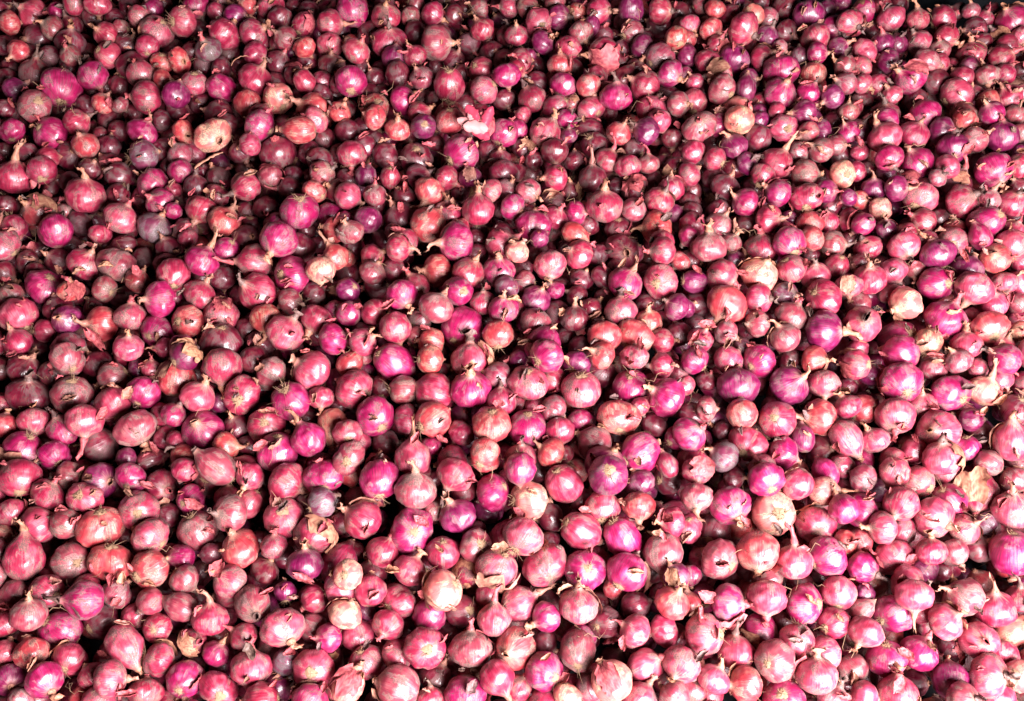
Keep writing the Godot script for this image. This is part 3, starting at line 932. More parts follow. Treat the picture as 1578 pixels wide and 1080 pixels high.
	onion(-180, 498, 237, 251, "r", "short", -105, 32, "crimson onion, neck left and up, just left of big magenta onion with pale dry patch")
	onion(-120, 499, 253, 271, "m", "root", -156, -47, "big magenta onion with pale dry patch")
	onion(-65, 507, 238, 231, "p", "short", -129, 56, "dark purple onion, neck up and left, right of big magenta onion with pale dry patch")
	onion(13, 524, 279, 244, "k", "root", 152, 6, "pink onion, root end down and left, just below cream onion with fuzzy brown root disc")
	onion(82, 508, 260, 247, "r", "root", 88, -42, "crimson onion, root end left and up, just below crimson onion with bushy root tuft")
	onion(131, 500, 264, 253, "m", "root", 53, -54, "magenta onion, root end up and left, just left of dusty teardrop onion pointing down")
	onion(152, 518, 231, 210, "o", "short", -2, -28, "small coppery onion, neck down, just below right of big dark violet onion with dusty neck")
	onion(317, 499, 228, 270, "w", "root", -174, -53, "big cream onion with cracked root plate")
	onion(369, 487, 237, 247, "r", "torn", 173, -35, "onion with crinkled salmon cut face")
	onion(396, 520, 237, 213, "m", "short", -147, 31, "neon violet-magenta glossy onion")
	onion(445, 497, 248, 198, "k", "short", -88, 3, "small pink onion, neck left, below right of neon violet-magenta glossy onion")
	onion(512, 495, 231, 261, "k", "short", 29, 21, "pink onion, neck right and down, above left of huge magenta onion with pale stripes")
	onion(612, 495, 220, 253, "k", "short", -154, 65, "pink onion, neck up, just above huge magenta onion with pale stripes")
	onion(-581, 479, 280, 266, "r", "shallot", 180, 45, "crimson onion, neck up, above left of big glossy purple-magenta onion")
	onion(-531, 464, 276, 237, "t", "root", -121, -39, "dusty tan onion, root disc facing out, just left of orange onion with grey crown")
	onion(-481, 469, 278, 254, "o", "root", -18, -64, "orange onion with grey crown")
	onion(-430, 474, 291, 238, "o", "root", 148, -23, "coppery onion, root end left and down, just right of orange onion with grey crown")
	onion(-389, 466, 300, 194, "t", "stub", 58, -35, "small dusty tan onion, no neck showing, below left of coral onion with pointed yellow crown")
	onion(-332, 473, 307, 208, "k", "short", -89, 54, "small pink onion, neck left and up, just below coral onion with pointed yellow crown")
	onion(-327, 476, 263, 258, "o", "short", -133, 63, "coral onion with pointed yellow crown")
	onion(-244, 487, 293, 222, "p", "short", 176, 55, "dark purple onion, neck up, right of coral onion with pointed yellow crown")
	onion(-188, 506, 319, 180, "w", "root", 165, -55, "small cream onion, root disc facing out, left of cream onion in torn flaky skin")
	onion(-154, 487, 276, 202, "r", "short", 142, 36, "small crimson onion, neck up and right, above left of cream onion in torn flaky skin")
	onion(-120, 486, 301, 206, "k", "short", 143, 33, "small pink onion, neck up and right, above left of cream onion in torn flaky skin")
	onion(-82, 489, 278, 208, "r", "root", -11, -79, "small crimson onion, root end up, just above cream onion in torn flaky skin")
	onion(-43, 499, 275, 200, "t", "root", -129, -54, "small dusty tan onion, above right of cream onion in torn flaky skin")
	onion(-18, 499, 306, 239, "k", "root", -56, -59, "pink onion, root end up and right, right of cream onion in torn flaky skin")
	onion(39, 492, 298, 252, "r", "twin", -161, -18, "crimson onion, root end down and right, below cream onion with fuzzy brown root disc")
	onion(85, 492, 304, 249, "m", "root", -168, -64, "magenta onion, root disc facing out, left of dusty teardrop onion pointing down")
	onion(133, 496, 309, 244, "m", "root", 149, 7, "magenta onion, root end down and left, just below left of dusty teardrop onion pointing down")
	onion(178, 497, 283, 241, "t", "pear", -2, -32, "dusty teardrop onion pointing down")
	onion(244, 493, 290, 246, "t", "root", -140, -19, "dusty tan onion, root end right and down, right of dusty teardrop onion pointing down")
	onion(287, 507, 288, 250, "o", "torn", -9, -6, "coral onion with two hanging skin strips")
	onion(329, 498, 297, 227, "k", "long", -176, 53, "pink onion, long neck up, just right of coral onion with two hanging skin strips")
	onion(371, 494, 286, 249, "m", "root", 117, 8, "magenta onion, root end left and down, just below onion with crinkled salmon cut face")
	onion(414, 482, 293, 207, "m", "short", 42, 12, "small magenta onion, neck right and down, below neon violet-magenta glossy onion")
	onion(460, 466, 269, 237, "k", "root", -170, -4, "pink onion, root end down and right, below right of neon violet-magenta glossy onion")
	onion(497, 490, 277, 189, "r", "short", -177, 50, "small crimson onion, neck up, left of huge magenta onion with pale stripes")
	onion(600, 478, 271, 277, "m", "root", 11, -57, "huge magenta onion with pale stripes")
	onion(-552, 477, 353, 217, "t", "short", 163, 61, "small dusty tan onion, neck up, just above left of big glossy purple-magenta onion")
	onion(-547, 466, 316, 200, "r", "root", -122, -11, "small crimson onion, root end right and down, just above big glossy purple-magenta onion")
	onion(-494, 475, 333, 226, "m", "long", -77, 20, "magenta onion, long neck left, just above right of big glossy purple-magenta onion")
	onion(-485, 432, 336, 221, "d", "root", 146, -23, "dark red onion, root end left and down, just above left of smooth salmon egg-shaped onion")
	onion(-385, 463, 335, 192, "t", "stub", -112, 11, "small dusty tan onion, no neck showing, above right of smooth salmon egg-shaped onion")
	onion(-349, 461, 350, 211, "r", "long", 177, 51, "small crimson onion, long neck up, above left of pink onion with torn papery collar")
	onion(-302, 467, 333, 232, "t", "stub", 26, 27, "dusty tan onion, neck end facing out, below coral onion with pointed yellow crown")
	onion(-192, 472, 350, 190, "w", "torn", 139, 41, "small cream onion, neck up and right, right of wide pink onion with downward pointed neck")
	onion(-165, 477, 322, 191, "r", "stub", 178, 21, "small crimson onion, no neck showing, left of cream onion in torn flaky skin")
	onion(-133, 461, 326, 204, "r", "root", 135, -17, "small crimson onion, root end left and down, left of cream onion in torn flaky skin")
	onion(-79, 494, 332, 244, "w", "root", -86, -42, "cream onion in torn flaky skin")
	onion(-59, 457, 337, 218, "d", "root", -130, -50, "dark red onion, root disc facing out, below right of cream onion in torn flaky skin")
	onion(-20, 477, 360, 194, "k", "long", 180, 50, "small pink onion, long neck up, below right of cream onion in torn flaky skin")
	onion(8, 472, 336, 215, "k", "long", 111, 22, "small pink onion, long neck right and up, right of cream onion in torn flaky skin")
	onion(39, 475, 355, 187, "m", "short", -58, -1, "small magenta onion, neck left and down, above left of white onion with flame-like torn skin")
	onion(76, 485, 347, 240, "k", "short", -179, 54, "pink onion, neck up, above left of white onion with flame-like torn skin")
	onion(107, 458, 352, 202, "d", "root", 133, -25, "small dark red onion, root end left and down, above white onion with flame-like torn skin")
	onion(181, 495, 349, 201, "o", "short", 130, 62, "small coppery onion, neck up and right, below dusty teardrop onion pointing down")
	onion(248, 482, 342, 227, "m", "short", 71, 28, "magenta onion, neck right, below left of coral onion with two hanging skin strips")
	onion(289, 495, 342, 241, "k", "short", -6, -22, "pink onion, neck down, just left of ribbed bright magenta onion")
	onion(337, 475, 338, 237, "m", "root", -113, -33, "ribbed bright magenta onion")
	onion(369, 465, 357, 188, "r", "root", 125, -16, "small crimson onion, root end left and down, just below right of ribbed bright magenta onion")
	onion(380, 474, 323, 204, "k", "root", 167, 1, "small pink onion, root end down, just right of ribbed bright magenta onion")
	onion(442, 459, 342, 236, "m", "root", 120, -4, "magenta onion, root end left and down, right of ribbed bright magenta onion")
	onion(457, 497, 340, 218, "k", "long", -7, -30, "pink onion, long neck down, below left of huge magenta onion with pale stripes")
	onion(494, 472, 360, 215, "k", "short", 94, 56, "small pink onion, neck right and up, below left of huge magenta onion with pale stripes")
	onion(523, 476, 331, 241, "t", "short", -108, 25, "dusty tan onion, neck left and up, below left of huge magenta onion with pale stripes")
	onion(563, 459, 335, 242, "r", "short", -164, 61, "crimson onion, neck up, below huge magenta onion with pale stripes")
	onion(-545, 453, 388, 199, "o", "stub", -154, 25, "small coppery onion, no neck showing, just below left of big glossy purple-magenta onion")
	onion(-527, 443, 353, 247, "m", "root", 91, -61, "big glossy purple-magenta onion")
	onion(-505, 441, 389, 199, "r", "root", 178, -17, "small crimson onion, root end down and left, just below big glossy purple-magenta onion")
	onion(-443, 450, 377, 242, "k", "shallot", 39, -20, "smooth salmon egg-shaped onion")
	onion(-403, 441, 390, 207, "r", "torn", 87, -31, "small crimson onion, no neck showing, just right of smooth salmon egg-shaped onion")
	onion(-263, 462, 361, 250, "k", "short", 34, 5, "wide pink onion with downward pointed neck")
	onion(-142, 466, 360, 188, "r", "short", -19, 12, "small crimson onion, neck down and left, above big dusty two-tone onion")
	onion(-98, 466, 389, 236, "r", "root", -153, -52, "crimson onion, root disc facing out, just above right of big dusty two-tone onion")
	onion(-47, 460, 387, 239, "t", "short", -180, 43, "dusty tan onion, neck up, below right of cream onion in torn flaky skin")
	onion(4, 462, 387, 236, "o", "stub", -34, 40, "coppery onion, neck end facing out, below right of cream onion in torn flaky skin")
	onion(74, 464, 391, 241, "t", "root", 176, -18, "dusty tan onion, root end down, just above left of white onion with flame-like torn skin")
	onion(139, 474, 372, 198, "k", "short", -109, 25, "small pink onion, neck left and up, above right of white onion with flame-like torn skin")
	onion(216, 478, 379, 235, "k", "root", -109, -30, "pink onion, root end right, below right of dusty teardrop onion pointing down")
	onion(252, 459, 390, 228, "k", "short", -179, 48, "pink onion, neck up, below left of ribbed bright magenta onion")
	onion(285, 458, 364, 225, "m", "stub", -106, -25, "magenta onion, no neck showing, below left of ribbed bright magenta onion")
	onion(290, 477, 410, 232, "t", "root", 129, -36, "dusty tan onion, root disc facing out, below left of ribbed bright magenta onion")
	onion(320, 473, 383, 211, "k", "long", -5, -30, "small pink onion, long neck down, just below ribbed bright magenta onion")
	onion(399, 475, 374, 200, "k", "short", -38, -16, "small pink onion, neck down and left, below right of ribbed bright magenta onion")
	onion(423, 452, 394, 230, "m", "root", 18, -65, "magenta onion, root end up, below right of ribbed bright magenta onion")
	onion(463, 449, 386, 218, "m", "short", 141, 46, "magenta onion, neck up and right, below right of ribbed bright magenta onion")
	onion(532, 457, 375, 220, "k", "stub", -11, 58, "pink onion, neck end facing out, below huge magenta onion with pale stripes")
	onion(-518, 456, 422, 216, "m", "short", 41, 1, "small magenta onion, neck down and right, below big glossy purple-magenta onion")
	onion(-444, 460, 423, 210, "k", "short", 93, -5, "small pink onion, neck right, just below left of smooth salmon egg-shaped onion")
	onion(-369, 436, 411, 211, "m", "root", 174, -22, "small magenta onion, root end down and left, left of pink onion with torn papery collar")
	onion(-330, 432, 421, 210, "r", "root", -155, -33, "small crimson onion, root disc facing out, below left of pink onion with torn papery collar")
	onion(-296, 442, 401, 242, "k", "short", -178, 39, "pink onion with torn papery collar")
	onion(-225, 442, 402, 235, "k", "root", -174, -50, "pink onion, root disc facing out, below right of wide pink onion with downward pointed neck")
	onion(-183, 443, 423, 198, "w", "torn", 144, 32, "small cream onion, neck up and right, left of big dusty two-tone onion")
	onion(-166, 438, 391, 199, "k", "root", 53, -66, "small pink onion, root end up and left, just above left of big dusty two-tone onion")
	onion(-126, 447, 426, 251, "t", "stub", -104, 6, "big dusty two-tone onion")
	onion(-52, 441, 431, 231, "m", "stub", -5, -36, "magenta onion, no neck showing, right of big dusty two-tone onion")
	onion(-17, 460, 421, 202, "r", "long", 33, -19, "small crimson onion, long neck down and right, right of big dusty two-tone onion")
	onion(36, 460, 414, 222, "m", "root", -135, -25, "magenta onion, root end right and down, left of white onion with flame-like torn skin")
	onion(108, 477, 435, 232, "w", "torn", -144, 31, "white onion with flame-like torn skin")
	onion(149, 459, 407, 214, "k", "short", 99, 43, "small pink onion, neck right and up, above right of white onion with flame-like torn skin")
	onion(187, 472, 412, 221, "k", "short", -33, -0, "pink onion, neck down and left, right of white onion with flame-like torn skin")
	onion(221, 467, 427, 181, "k", "short", 140, 41, "small pink onion, neck up and right, right of white onion with flame-like torn skin")
	onion(257, 461, 430, 212, "o", "short", -86, 8, "small coppery onion, neck left, below left of ribbed bright magenta onion")
	onion(334, 471, 425, 235, "k", "short", -179, 46, "pink onion, neck up, below ribbed bright magenta onion")
	onion(384, 443, 403, 196, "t", "stub", 33, -14, "small dusty tan onion, no neck showing, below right of ribbed bright magenta onion")
	onion(425, 451, 436, 230, "r", "short", 178, 42, "crimson onion, neck up, below right of ribbed bright magenta onion")
	onion(493, 441, 415, 210, "p", "stub", 176, 16, "small dark purple onion, no neck showing, below left of huge magenta onion with pale stripes")
	onion(530, 456, 417, 234, "k", "short", 54, 49, "pink onion, neck right, below huge magenta onion with pale stripes")
	more(-843, 693, -634, 204, "o", "stub", 127, -15)
	more(-813, 692, -665, 264, "k", "short", -66, 47)
	more(-801, 668, -626, 254, "d", "short", -32, 24)
	more(-763, 696, -611, 202, "t", "short", -66, 47)
	more(-771, 697, -662, 187, "m", "stub", -92, 21)
	more(-745, 683, -641, 205, "d", "short", -113, 71)
	more(-736, 716, -659, 197, "r", "stub", 171, 63)
	more(-743, 691, -681, 179, "d", "stub", 113, -29)
	more(-710, 690, -660, 198, "d", "stub", -129, 51)
	more(-692, 720, -647, 216, "r", "stub", 0, -62)
	more(-668, 697, -588, 211, "r", "short", -43, 49)
	more(-673, 690, -655, 183, "d", "stub", 111, -6)
	more(-652, 690, -618, 168, "t", "root", -100, -5)
	more(-653, 701, -681, 198, "d", "stub", -89, 39)
	more(-617, 711, -622, 191, "k", "stub", -109, 41)
	more(-601, 710, -651, 176, "m", "stub", -104, 54)
	more(-585, 698, -596, 278, "k", "root", -95, -52)
	more(-596, 704, -683, 184, "d", "stub", 131, 38)
	more(-540, 714, -598, 250, "k", "root", 142, -22)
	more(-526, 720, -640, 233, "m", "short", 42, -44)
	more(-523, 685, -623, 203, "d", "stub", 142, 24)
	more(-487, 714, -627, 191, "r", "stub", 100, -55)
	more(-491, 717, -660, 181, "t", "short", 73, 8)
	more(-466, 707, -568, 257, "r", "stub", 136, 33)
	more(-454, 717, -610, 212, "p", "short", 75, 7)
	more(-443, 715, -648, 181, "o", "stub", -96, 43)
	more(-420, 708, -569, 247, "r", "short", 89, 29)
	more(-404, 712, -654, 253, "r", "stub", 37, -77)
	more(-384, 710, -617, 215, "d", "short", 39, -37)
	more(-366, 707, -557, 208, "t", "short", -71, 42)
	more(-372, 700, -679, 138, "d", "stub", 152, 38)
	more(-343, 708, -602, 202, "r", "root", 160, 17)
	more(-343, 701, -660, 178, "d", "stub", -96, -1)
	more(-317, 694, -679, 184, "d", "stub", -80, -32)
	more(-298, 711, -596, 249, "r", "short", 83, 4)
	more(-291, 708, -663, 182, "r", "stub", -84, -1)
	more(-266, 716, -631, 273, "m", "stub", 71, -66)
	more(-260, 706, -670, 177, "k", "stub", 137, 45)
	more(-239, 684, -619, 195, "d", "stub", 57, -53)
	more(-219, 698, -695, 180, "d", "stub", 42, -58)
	more(-209, 711, -621, 252, "r", "short", 34, 80)
	more(-170, 701, -642, 176, "t", "root", -144, 33)
	more(-163, 707, -673, 178, "t", "stub", 102, -29)
	more(-160, 686, -611, 215, "d", "stub", 112, 7)
	more(-133, 707, -638, 215, "r", "short", 72, -23)
	more(-118, 677, -632, 160, "d", "stub", -64, -50)
	more(-118, 682, -735, 164, "d", "stub", -93, -11)
	more(-99, 695, -660, 185, "d", "stub", 97, -33)
	more(-99, 688, -712, 164, "d", "stub", -120, 36)
	more(-82, 692, -687, 163, "d", "stub", 115, 23)
	more(-56, 705, -660, 177, "t", "short", -44, -4)
	more(-49, 702, -595, 212, "r", "short", -108, 59)
	more(-7, 677, -620, 196, "d", "short", 2, 84)
	more(-5, 703, -672, 197, "k", "short", -80, 5)
	more(7, 693, -591, 201, "r", "short", -2, 85)
	more(26, 711, -656, 197, "t", "short", 59, 14)
	more(44, 704, -609, 252, "k", "root", -162, -22)
	more(73, 708, -675, 217, "r", "stub", -108, 7)
	more(78, 702, -636, 215, "p", "short", 57, 16)
	more(99, 675, -636, 138, "d", "stub", -101, -21)
	more(109, 701, -653, 177, "o", "stub", -124, 16)
	more(111, 702, -682, 138, "p", "stub", 114, 33)
	more(113, 701, -585, 212, "t", "short", 26, -22)
	more(132, 699, -613, 158, "p", "stub", -10, -66)
	more(145, 709, -645, 234, "r", "short", 57, 15)
	more(153, 676, -620, 182, "d", "stub", 102, 7)
	more(175, 668, -637, 138, "d", "stub", -43, -72)
	more(192, 681, -659, 197, "d", "stub", 34, -62)
	more(198, 715, -637, 254, "p", "root", 70, -85)
	more(198, 697, -597, 193, "t", "root", 129, 7)
	more(223, 678, -618, 138, "d", "stub", -47, -55)
	more(248, 684, -641, 215, "d", "stub", -114, 14)
	more(245, 720, -623, 233, "r", "short", 58, 15)
	more(264, 711, -550, 191, "o", "root", -163, 11)
	more(282, 697, -663, 183, "d", "stub", -144, 32)
	more(283, 688, -631, 179, "k", "stub", 77, -6)
	more(303, 689, -686, 161, "d", "stub", 150, 52)
	more(293, 705, -605, 182, "k", "short", 21, -17)
	more(319, 716, -654, 176, "k", "stub", 103, 10)
	more(326, 705, -589, 201, "o", "short", 43, -6)
	more(334, 725, -620, 185, "o", "stub", -53, -73)
	more(362, 710, -630, 180, "r", "stub", 103, 43)
	more(373, 719, -658, 159, "p", "stub", -178, 62)
	more(391, 699, -673, 183, "d", "stub", 101, 15)
	more(395, 718, -608, 211, "w", "root", 173, 1)
	more(422, 708, -678, 178, "d", "stub", -98, -4)
	more(414, 705, -568, 189, "p", "short", 101, 68)
	more(425, 707, -623, 178, "t", "stub", -107, -12)
	more(453, 695, -600, 201, "d", "short", 42, -6)
	more(462, 710, -659, 236, "d", "stub", 116, 45)
	more(523, 715, -636, 168, "p", "stub", 81, 15)
	more(524, 708, -590, 200, "m", "short", 31, 0)
	more(550, 720, -654, 181, "p", "stub", 72, -15)
	more(541, 731, -565, 219, "k", "short", 32, -1)
	more(561, 713, -591, 199, "k", "short", 39, 22)
	more(581, 720, -622, 212, "m", "short", -84, 3)
	more(599, 686, -621, 203, "d", "root", 133, -66)
	more(615, 720, -642, 175, "r", "short", 60, 76)
	more(622, 716, -605, 240, "k", "short", -119, 47)
	more(658, 703, -680, 179, "d", "stub", -100, -41)
	more(667, 712, -608, 202, "k", "short", -145, 71)
	more(706, 673, -626, 158, "d", "stub", 103, 43)
	more(714, 707, -617, 241, "r", "stub", 101, 28)
	more(710, 698, -577, 209, "r", "short", 38, -6)
	more(759, 693, -674, 161, "d", "short", -100, 25)
	more(769, 708, -647, 159, "t", "short", -133, 71)
	more(774, 687, -620, 224, "d", "short", -81, 5)
	more(796, 693, -648, 175, "r", "short", 53, 80)
	more(819, 690, -679, 180, "d", "stub", 69, -18)
	more(805, 685, -600, 178, "p", "short", -114, 47)
	more(835, 701, -630, 272, "m", "short", -92, 48)
	more(837, 691, -590, 179, "k", "short", 13, -19)
	more(-855, 663, -613, 182, "d", "stub", -97, 26)
	more(-835, 644, -569, 179, "d", "stub", 132, 25)
	more(-805, 681, -560, 201, "o", "short", -30, -1)
	more(-796, 657, -586, 203, "d", "stub", 133, 22)
	more(-775, 659, -528, 268, "d", "short", 153, 66)
	more(-764, 666, -569, 202, "d", "stub", 100, -31)
	more(-732, 653, -559, 193, "d", "stub", 120, 9)
	more(-717, 682, -546, 191, "t", "short", -42, 79)
	more(-731, 680, -590, 253, "d", "short", 132, 72)
	more(-698, 655, -556, 178, "d", "stub", -128, 55)
	more(-659, 678, -553, 228, "k", "root", 129, -49)
	more(-635, 677, -586, 212, "d", "short", 96, 51)
	more(-619, 668, -539, 248, "d", "stub", 129, 5)
	more(-593, 672, -503, 243, "k", "root", -148, 13)
	more(-591, 694, -553, 200, "r", "root", -170, 15)
	more(-566, 677, -531, 188, "o", "root", -89, -76)
	more(-534, 686, -522, 188, "o", "stub", 43, 17)
	more(-530, 674, -571, 178, "d", "stub", 104, -41)
	more(-505, 665, -545, 187, "d", "stub", -174, 49)
	more(-486, 701, -530, 216, "g", "short", -54, 74)
	more(-473, 665, -531, 197, "d", "stub", 94, -20)
	more(-470, 666, -577, 199, "d", "stub", -70, -41)
	more(-438, 666, -529, 176, "d", "stub", -53, -59)
	more(-412, 694, -530, 206, "r", "short", 68, -20)
	more(-412, 676, -590, 178, "d", "stub", 99, -13)
	more(-380, 673, -538, 217, "d", "short", 103, 54)
	more(-383, 683, -576, 178, "d", "short", -46, -7)
	more(-349, 668, -509, 196, "d", "short", 95, 29)
	more(-333, 701, -537, 198, "o", "stub", 66, -53)
	more(-334, 667, -549, 198, "d", "stub", 63, -48)
	more(-296, 694, -557, 217, "k", "short", 4, -24)
	more(-291, 678, -522, 208, "d", "short", 128, 82)
	more(-250, 697, -533, 225, "k", "short", 93, 57)
	more(-243, 663, -535, 154, "d", "stub", 60, -56)
	more(-221, 662, -510, 174, "d", "short", -77, 68)
	more(-202, 690, -575, 284, "r", "short", 53, 84)
	more(-189, 684, -533, 207, "p", "stub", 166, 57)
	more(-182, 676, -494, 226, "d", "root", -178, 33)
	more(-170, 661, -552, 177, "d", "stub", 84, -35)
	more(-155, 694, -522, 196, "r", "short", -108, 61)
	more(-143, 679, -480, 203, "t", "short", -91, 65)
	more(-96, 663, -566, 200, "d", "short", 75, 61)
	more(-81, 657, -532, 154, "d", "stub", -139, 43)
	more(-72, 672, -603, 213, "d", "short", 31, -25)
	more(-50, 677, -511, 206, "k", "root", 127, -41)
	more(-34, 663, -588, 212, "d", "stub", -155, 44)
	more(-10, 664, -557, 211, "d", "stub", -128, 28)
	more(-8, 692, -467, 205, "m", "stub", 19, -66)
	more(5, 682, -498, 187, "r", "short", 66, -19)
	more(14, 680, -533, 208, "r", "stub", 100, -2)
	more(26, 671, -562, 155, "p", "stub", 111, 2)
	more(40, 648, -576, 178, "d", "stub", -91, -21)
	more(50, 693, -569, 210, "p", "short", 83, 35)
	more(77, 679, -520, 207, "o", "short", -171, 80)
	more(91, 691, -554, 219, "r", "short", -32, -28)
	more(101, 657, -549, 177, "d", "stub", -63, -43)
	more(135, 668, -503, 187, "r", "stub", 42, -60)
	more(178, 658, -559, 210, "d", "short", 27, -24)
	more(183, 669, -590, 157, "d", "stub", -97, -26)
	more(203, 665, -535, 176, "d", "short", 73, 68)
	more(212, 688, -563, 209, "p", "stub", 80, -10)
	more(239, 686, -531, 245, "t", "root", 130, 6)
	more(250, 683, -486, 223, "m", "short", 41, -2)
	more(275, 667, -569, 138, "d", "stub", 144, 50)
	more(277, 670, -506, 138, "m", "stub", 88, -6)
	more(284, 694, -575, 177, "o", "stub", -42, -66)
	more(284, 683, -543, 196, "p", "short", 71, 10)
	more(314, 686, -519, 225, "r", "stub", -56, -66)
	more(333, 695, -557, 176, "r", "short", 59, 70)
	more(328, 681, -480, 240, "r", "short", -90, 0)
	more(357, 685, -527, 262, "p", "root", 145, 30)
	more(395, 679, -577, 178, "d", "stub", 69, -31)
	more(403, 686, -529, 223, "r", "short", 71, 42)
	more(431, 696, -544, 142, "t", "short", 44, -7)
	more(456, 677, -559, 138, "d", "stub", -166, 39)
	more(464, 687, -530, 173, "g", "stub", -169, 49)
	more(476, 685, -483, 203, "o", "stub", -12, -65)
	more(489, 704, -556, 263, "r", "short", 17, -16)
	more(483, 705, -511, 187, "m", "short", 68, 12)
	more(524, 701, -536, 178, "p", "short", 76, 42)
	more(524, 695, -489, 185, "t", "short", -106, 23)
	more(552, 682, -549, 138, "k", "stub", -120, 1)
	more(555, 689, -498, 176, "k", "short", -73, -25)
	more(564, 700, -528, 188, "k", "stub", 105, 37)
	more(595, 705, -544, 196, "p", "short", -117, 76)
	more(599, 692, -510, 196, "p", "stub", 76, -6)
	more(625, 695, -557, 175, "p", "stub", -169, 54)
	more(660, 698, -559, 207, "k", "short", -116, 48)
	more(657, 697, -504, 195, "t", "stub", 62, -10)
	more(685, 683, -517, 173, "r", "stub", 75, -6)
	more(692, 691, -547, 179, "t", "short", -97, 74)
	more(714, 667, -535, 162, "r", "stub", 74, 5)
	more(733, 679, -514, 173, "p", "short", 47, 21)
	more(746, 683, -548, 225, "r", "short", -151, 67)
	more(773, 683, -583, 180, "d", "stub", -90, -38)
	more(752, 681, -484, 193, "t", "short", -9, -28)
	more(789, 685, -531, 235, "r", "short", 64, 49)
	more(784, 678, -494, 178, "r", "stub", 112, 57)
	more(808, 687, -566, 199, "r", "stub", 75, 5)
	more(844, 662, -586, 157, "d", "stub", 158, 62)
	more(838, 654, -550, 138, "d", "stub", -33, -71)
	more(-831, 646, -537, 179, "d", "stub", 37, -66)
	more(-814, 621, -476, 175, "d", "stub", 149, 17)
	more(-798, 652, -490, 206, "p", "short", 115, 20)
	more(-738, 611, -491, 174, "d", "stub", -76, -12)
	more(-686, 632, -476, 175, "d", "stub", -75, 15)
	more(-646, 651, -451, 185, "o", "short", 124, 46)
	more(-661, 638, -521, 154, "d", "stub", 4, -62)
	more(-637, 649, -508, 176, "d", "stub", -49, -56)
	more(-617, 652, -445, 138, "t", "stub", 73, -49)
	more(-607, 628, -458, 151, "d", "stub", 43, -59)
	more(-557, 670, -489, 173, "o", "short", 88, 1)
	more(-559, 623, -469, 204, "d", "stub", 79, -47)
	more(-557, 642, -496, 138, "d", "stub", 18, -60)
	more(-524, 672, -441, 221, "p", "stub", 148, 51)
	more(-532, 637, -451, 185, "d", "stub", 125, 27)
	more(-502, 673, -475, 213, "k", "root", -87, -78)
	more(-502, 638, -473, 172, "d", "stub", 98, -44)
	more(-462, 639, -435, 257, "d", "stub", -89, 26)
	more(-413, 660, -436, 227, "o", "stub", -28, -55)
	more(-388, 656, -406, 198, "r", "stub", 143, 40)
	more(-383, 654, -506, 195, "d", "stub", -86, 24)
	more(-340, 651, -469, 150, "d", "stub", -49, -36)
	more(-326, 679, -469, 193, "r", "stub", 83, -63)
	more(-310, 660, -418, 269, "o", "short", -76, 42)
	more(-299, 658, -459, 193, "d", "stub", -78, -14)
	more(-301, 670, -490, 171, "r", "stub", -51, -64)
	more(-286, 644, -484, 151, "d", "stub", 124, 28)
	more(-266, 662, -408, 187, "o", "short", 100, 57)
	more(-273, 671, -477, 171, "r", "stub", -144, 61)
	more(-262, 648, -441, 170, "d", "stub", -61, -40)
	more(-226, 660, -463, 186, "d", "stub", -91, 17)
	more(-212, 664, -419, 225, "o", "root", -142, -49)
	more(-208, 650, -486, 151, "d", "stub", -18, -70)
	more(-169, 669, -430, 235, "m", "short", 94, 30)
	more(-142, 663, -401, 197, "r", "short", 96, 30)
	more(-119, 643, -462, 193, "d", "stub", -84, -16)
	more(-96, 652, -417, 234, "o", "root", -35, -86)
	more(-77, 643, -462, 193, "d", "stub", -81, -14)
	more(-44, 670, -459, 230, "k", "root", -97, -35)
	more(-13, 649, -466, 186, "d", "short", 29, -22)
	more(17, 651, -416, 147, "k", "stub", -110, 14)
	more(32, 659, -452, 256, "r", "short", -110, 58)
	more(40, 652, -510, 197, "d", "stub", -104, 14)
	more(68, 658, -431, 201, "r", "root", -100, -38)
	more(81, 668, -476, 231, "m", "root", 149, 25)
	more(95, 652, -447, 138, "t", "stub", -132, 35)
	more(120, 676, -463, 203, "o", "short", 29, -25)
	more(124, 652, -434, 209, "k", "root", -143, -3)
	more(150, 658, -473, 193, "t", "stub", -95, -15)
	more(155, 633, -450, 138, "d", "stub", -142, 35)
	more(180, 661, -511, 198, "d", "stub", 134, 36)
	more(211, 666, -476, 258, "r", "short", -97, 29)
	more(219, 649, -433, 254, "k", "stub", 136, 50)
	more(252, 645, -487, 195, "d", "stub", -75, -56)
	more(257, 669, -419, 200, "t", "short", 50, 21)
	more(284, 656, -445, 228, "k", "root", 175, 18)
	more(289, 673, -478, 150, "k", "short", -123, 49)
	more(305, 649, -485, 173, "d", "stub", 87, -10)
	more(324, 641, -438, 171, "d", "stub", 48, -41)
	more(325, 683, -438, 220, "t", "root", -140, 2)
	more(349, 659, -413, 244, "w", "root", 173, 13)
	more(366, 674, -455, 192, "p", "stub", 173, 62)
	more(376, 673, -487, 171, "p", "short", 52, 20)
	more(389, 652, -452, 169, "r", "stub", -126, 29)
	more(385, 652, -422, 168, "p", "stub", -172, 45)
	more(407, 665, -404, 147, "k", "stub", 66, -10)
	more(445, 672, -389, 215, "p", "short", -87, 2)
	more(462, 675, -441, 200, "m", "short", 119, 64)
	more(493, 681, -421, 189, "p", "short", -61, -14)
	more(511, 646, -442, 191, "d", "stub", -108, -32)
	more(516, 687, -448, 201, "t", "short", -83, 31)
	more(516, 668, -399, 167, "t", "short", -156, 69)
	more(547, 663, -484, 138, "k", "stub", 92, 22)
	more(533, 660, -421, 138, "r", "stub", -127, 16)
	more(555, 651, -460, 171, "d", "stub", -42, -68)
	more(548, 681, -459, 170, "k", "short", 40, -5)
	more(577, 672, -472, 191, "r", "short", 23, -24)
	more(579, 652, -415, 232, "r", "short", -97, 76)
	more(593, 670, -444, 168, "k", "short", -110, 50)
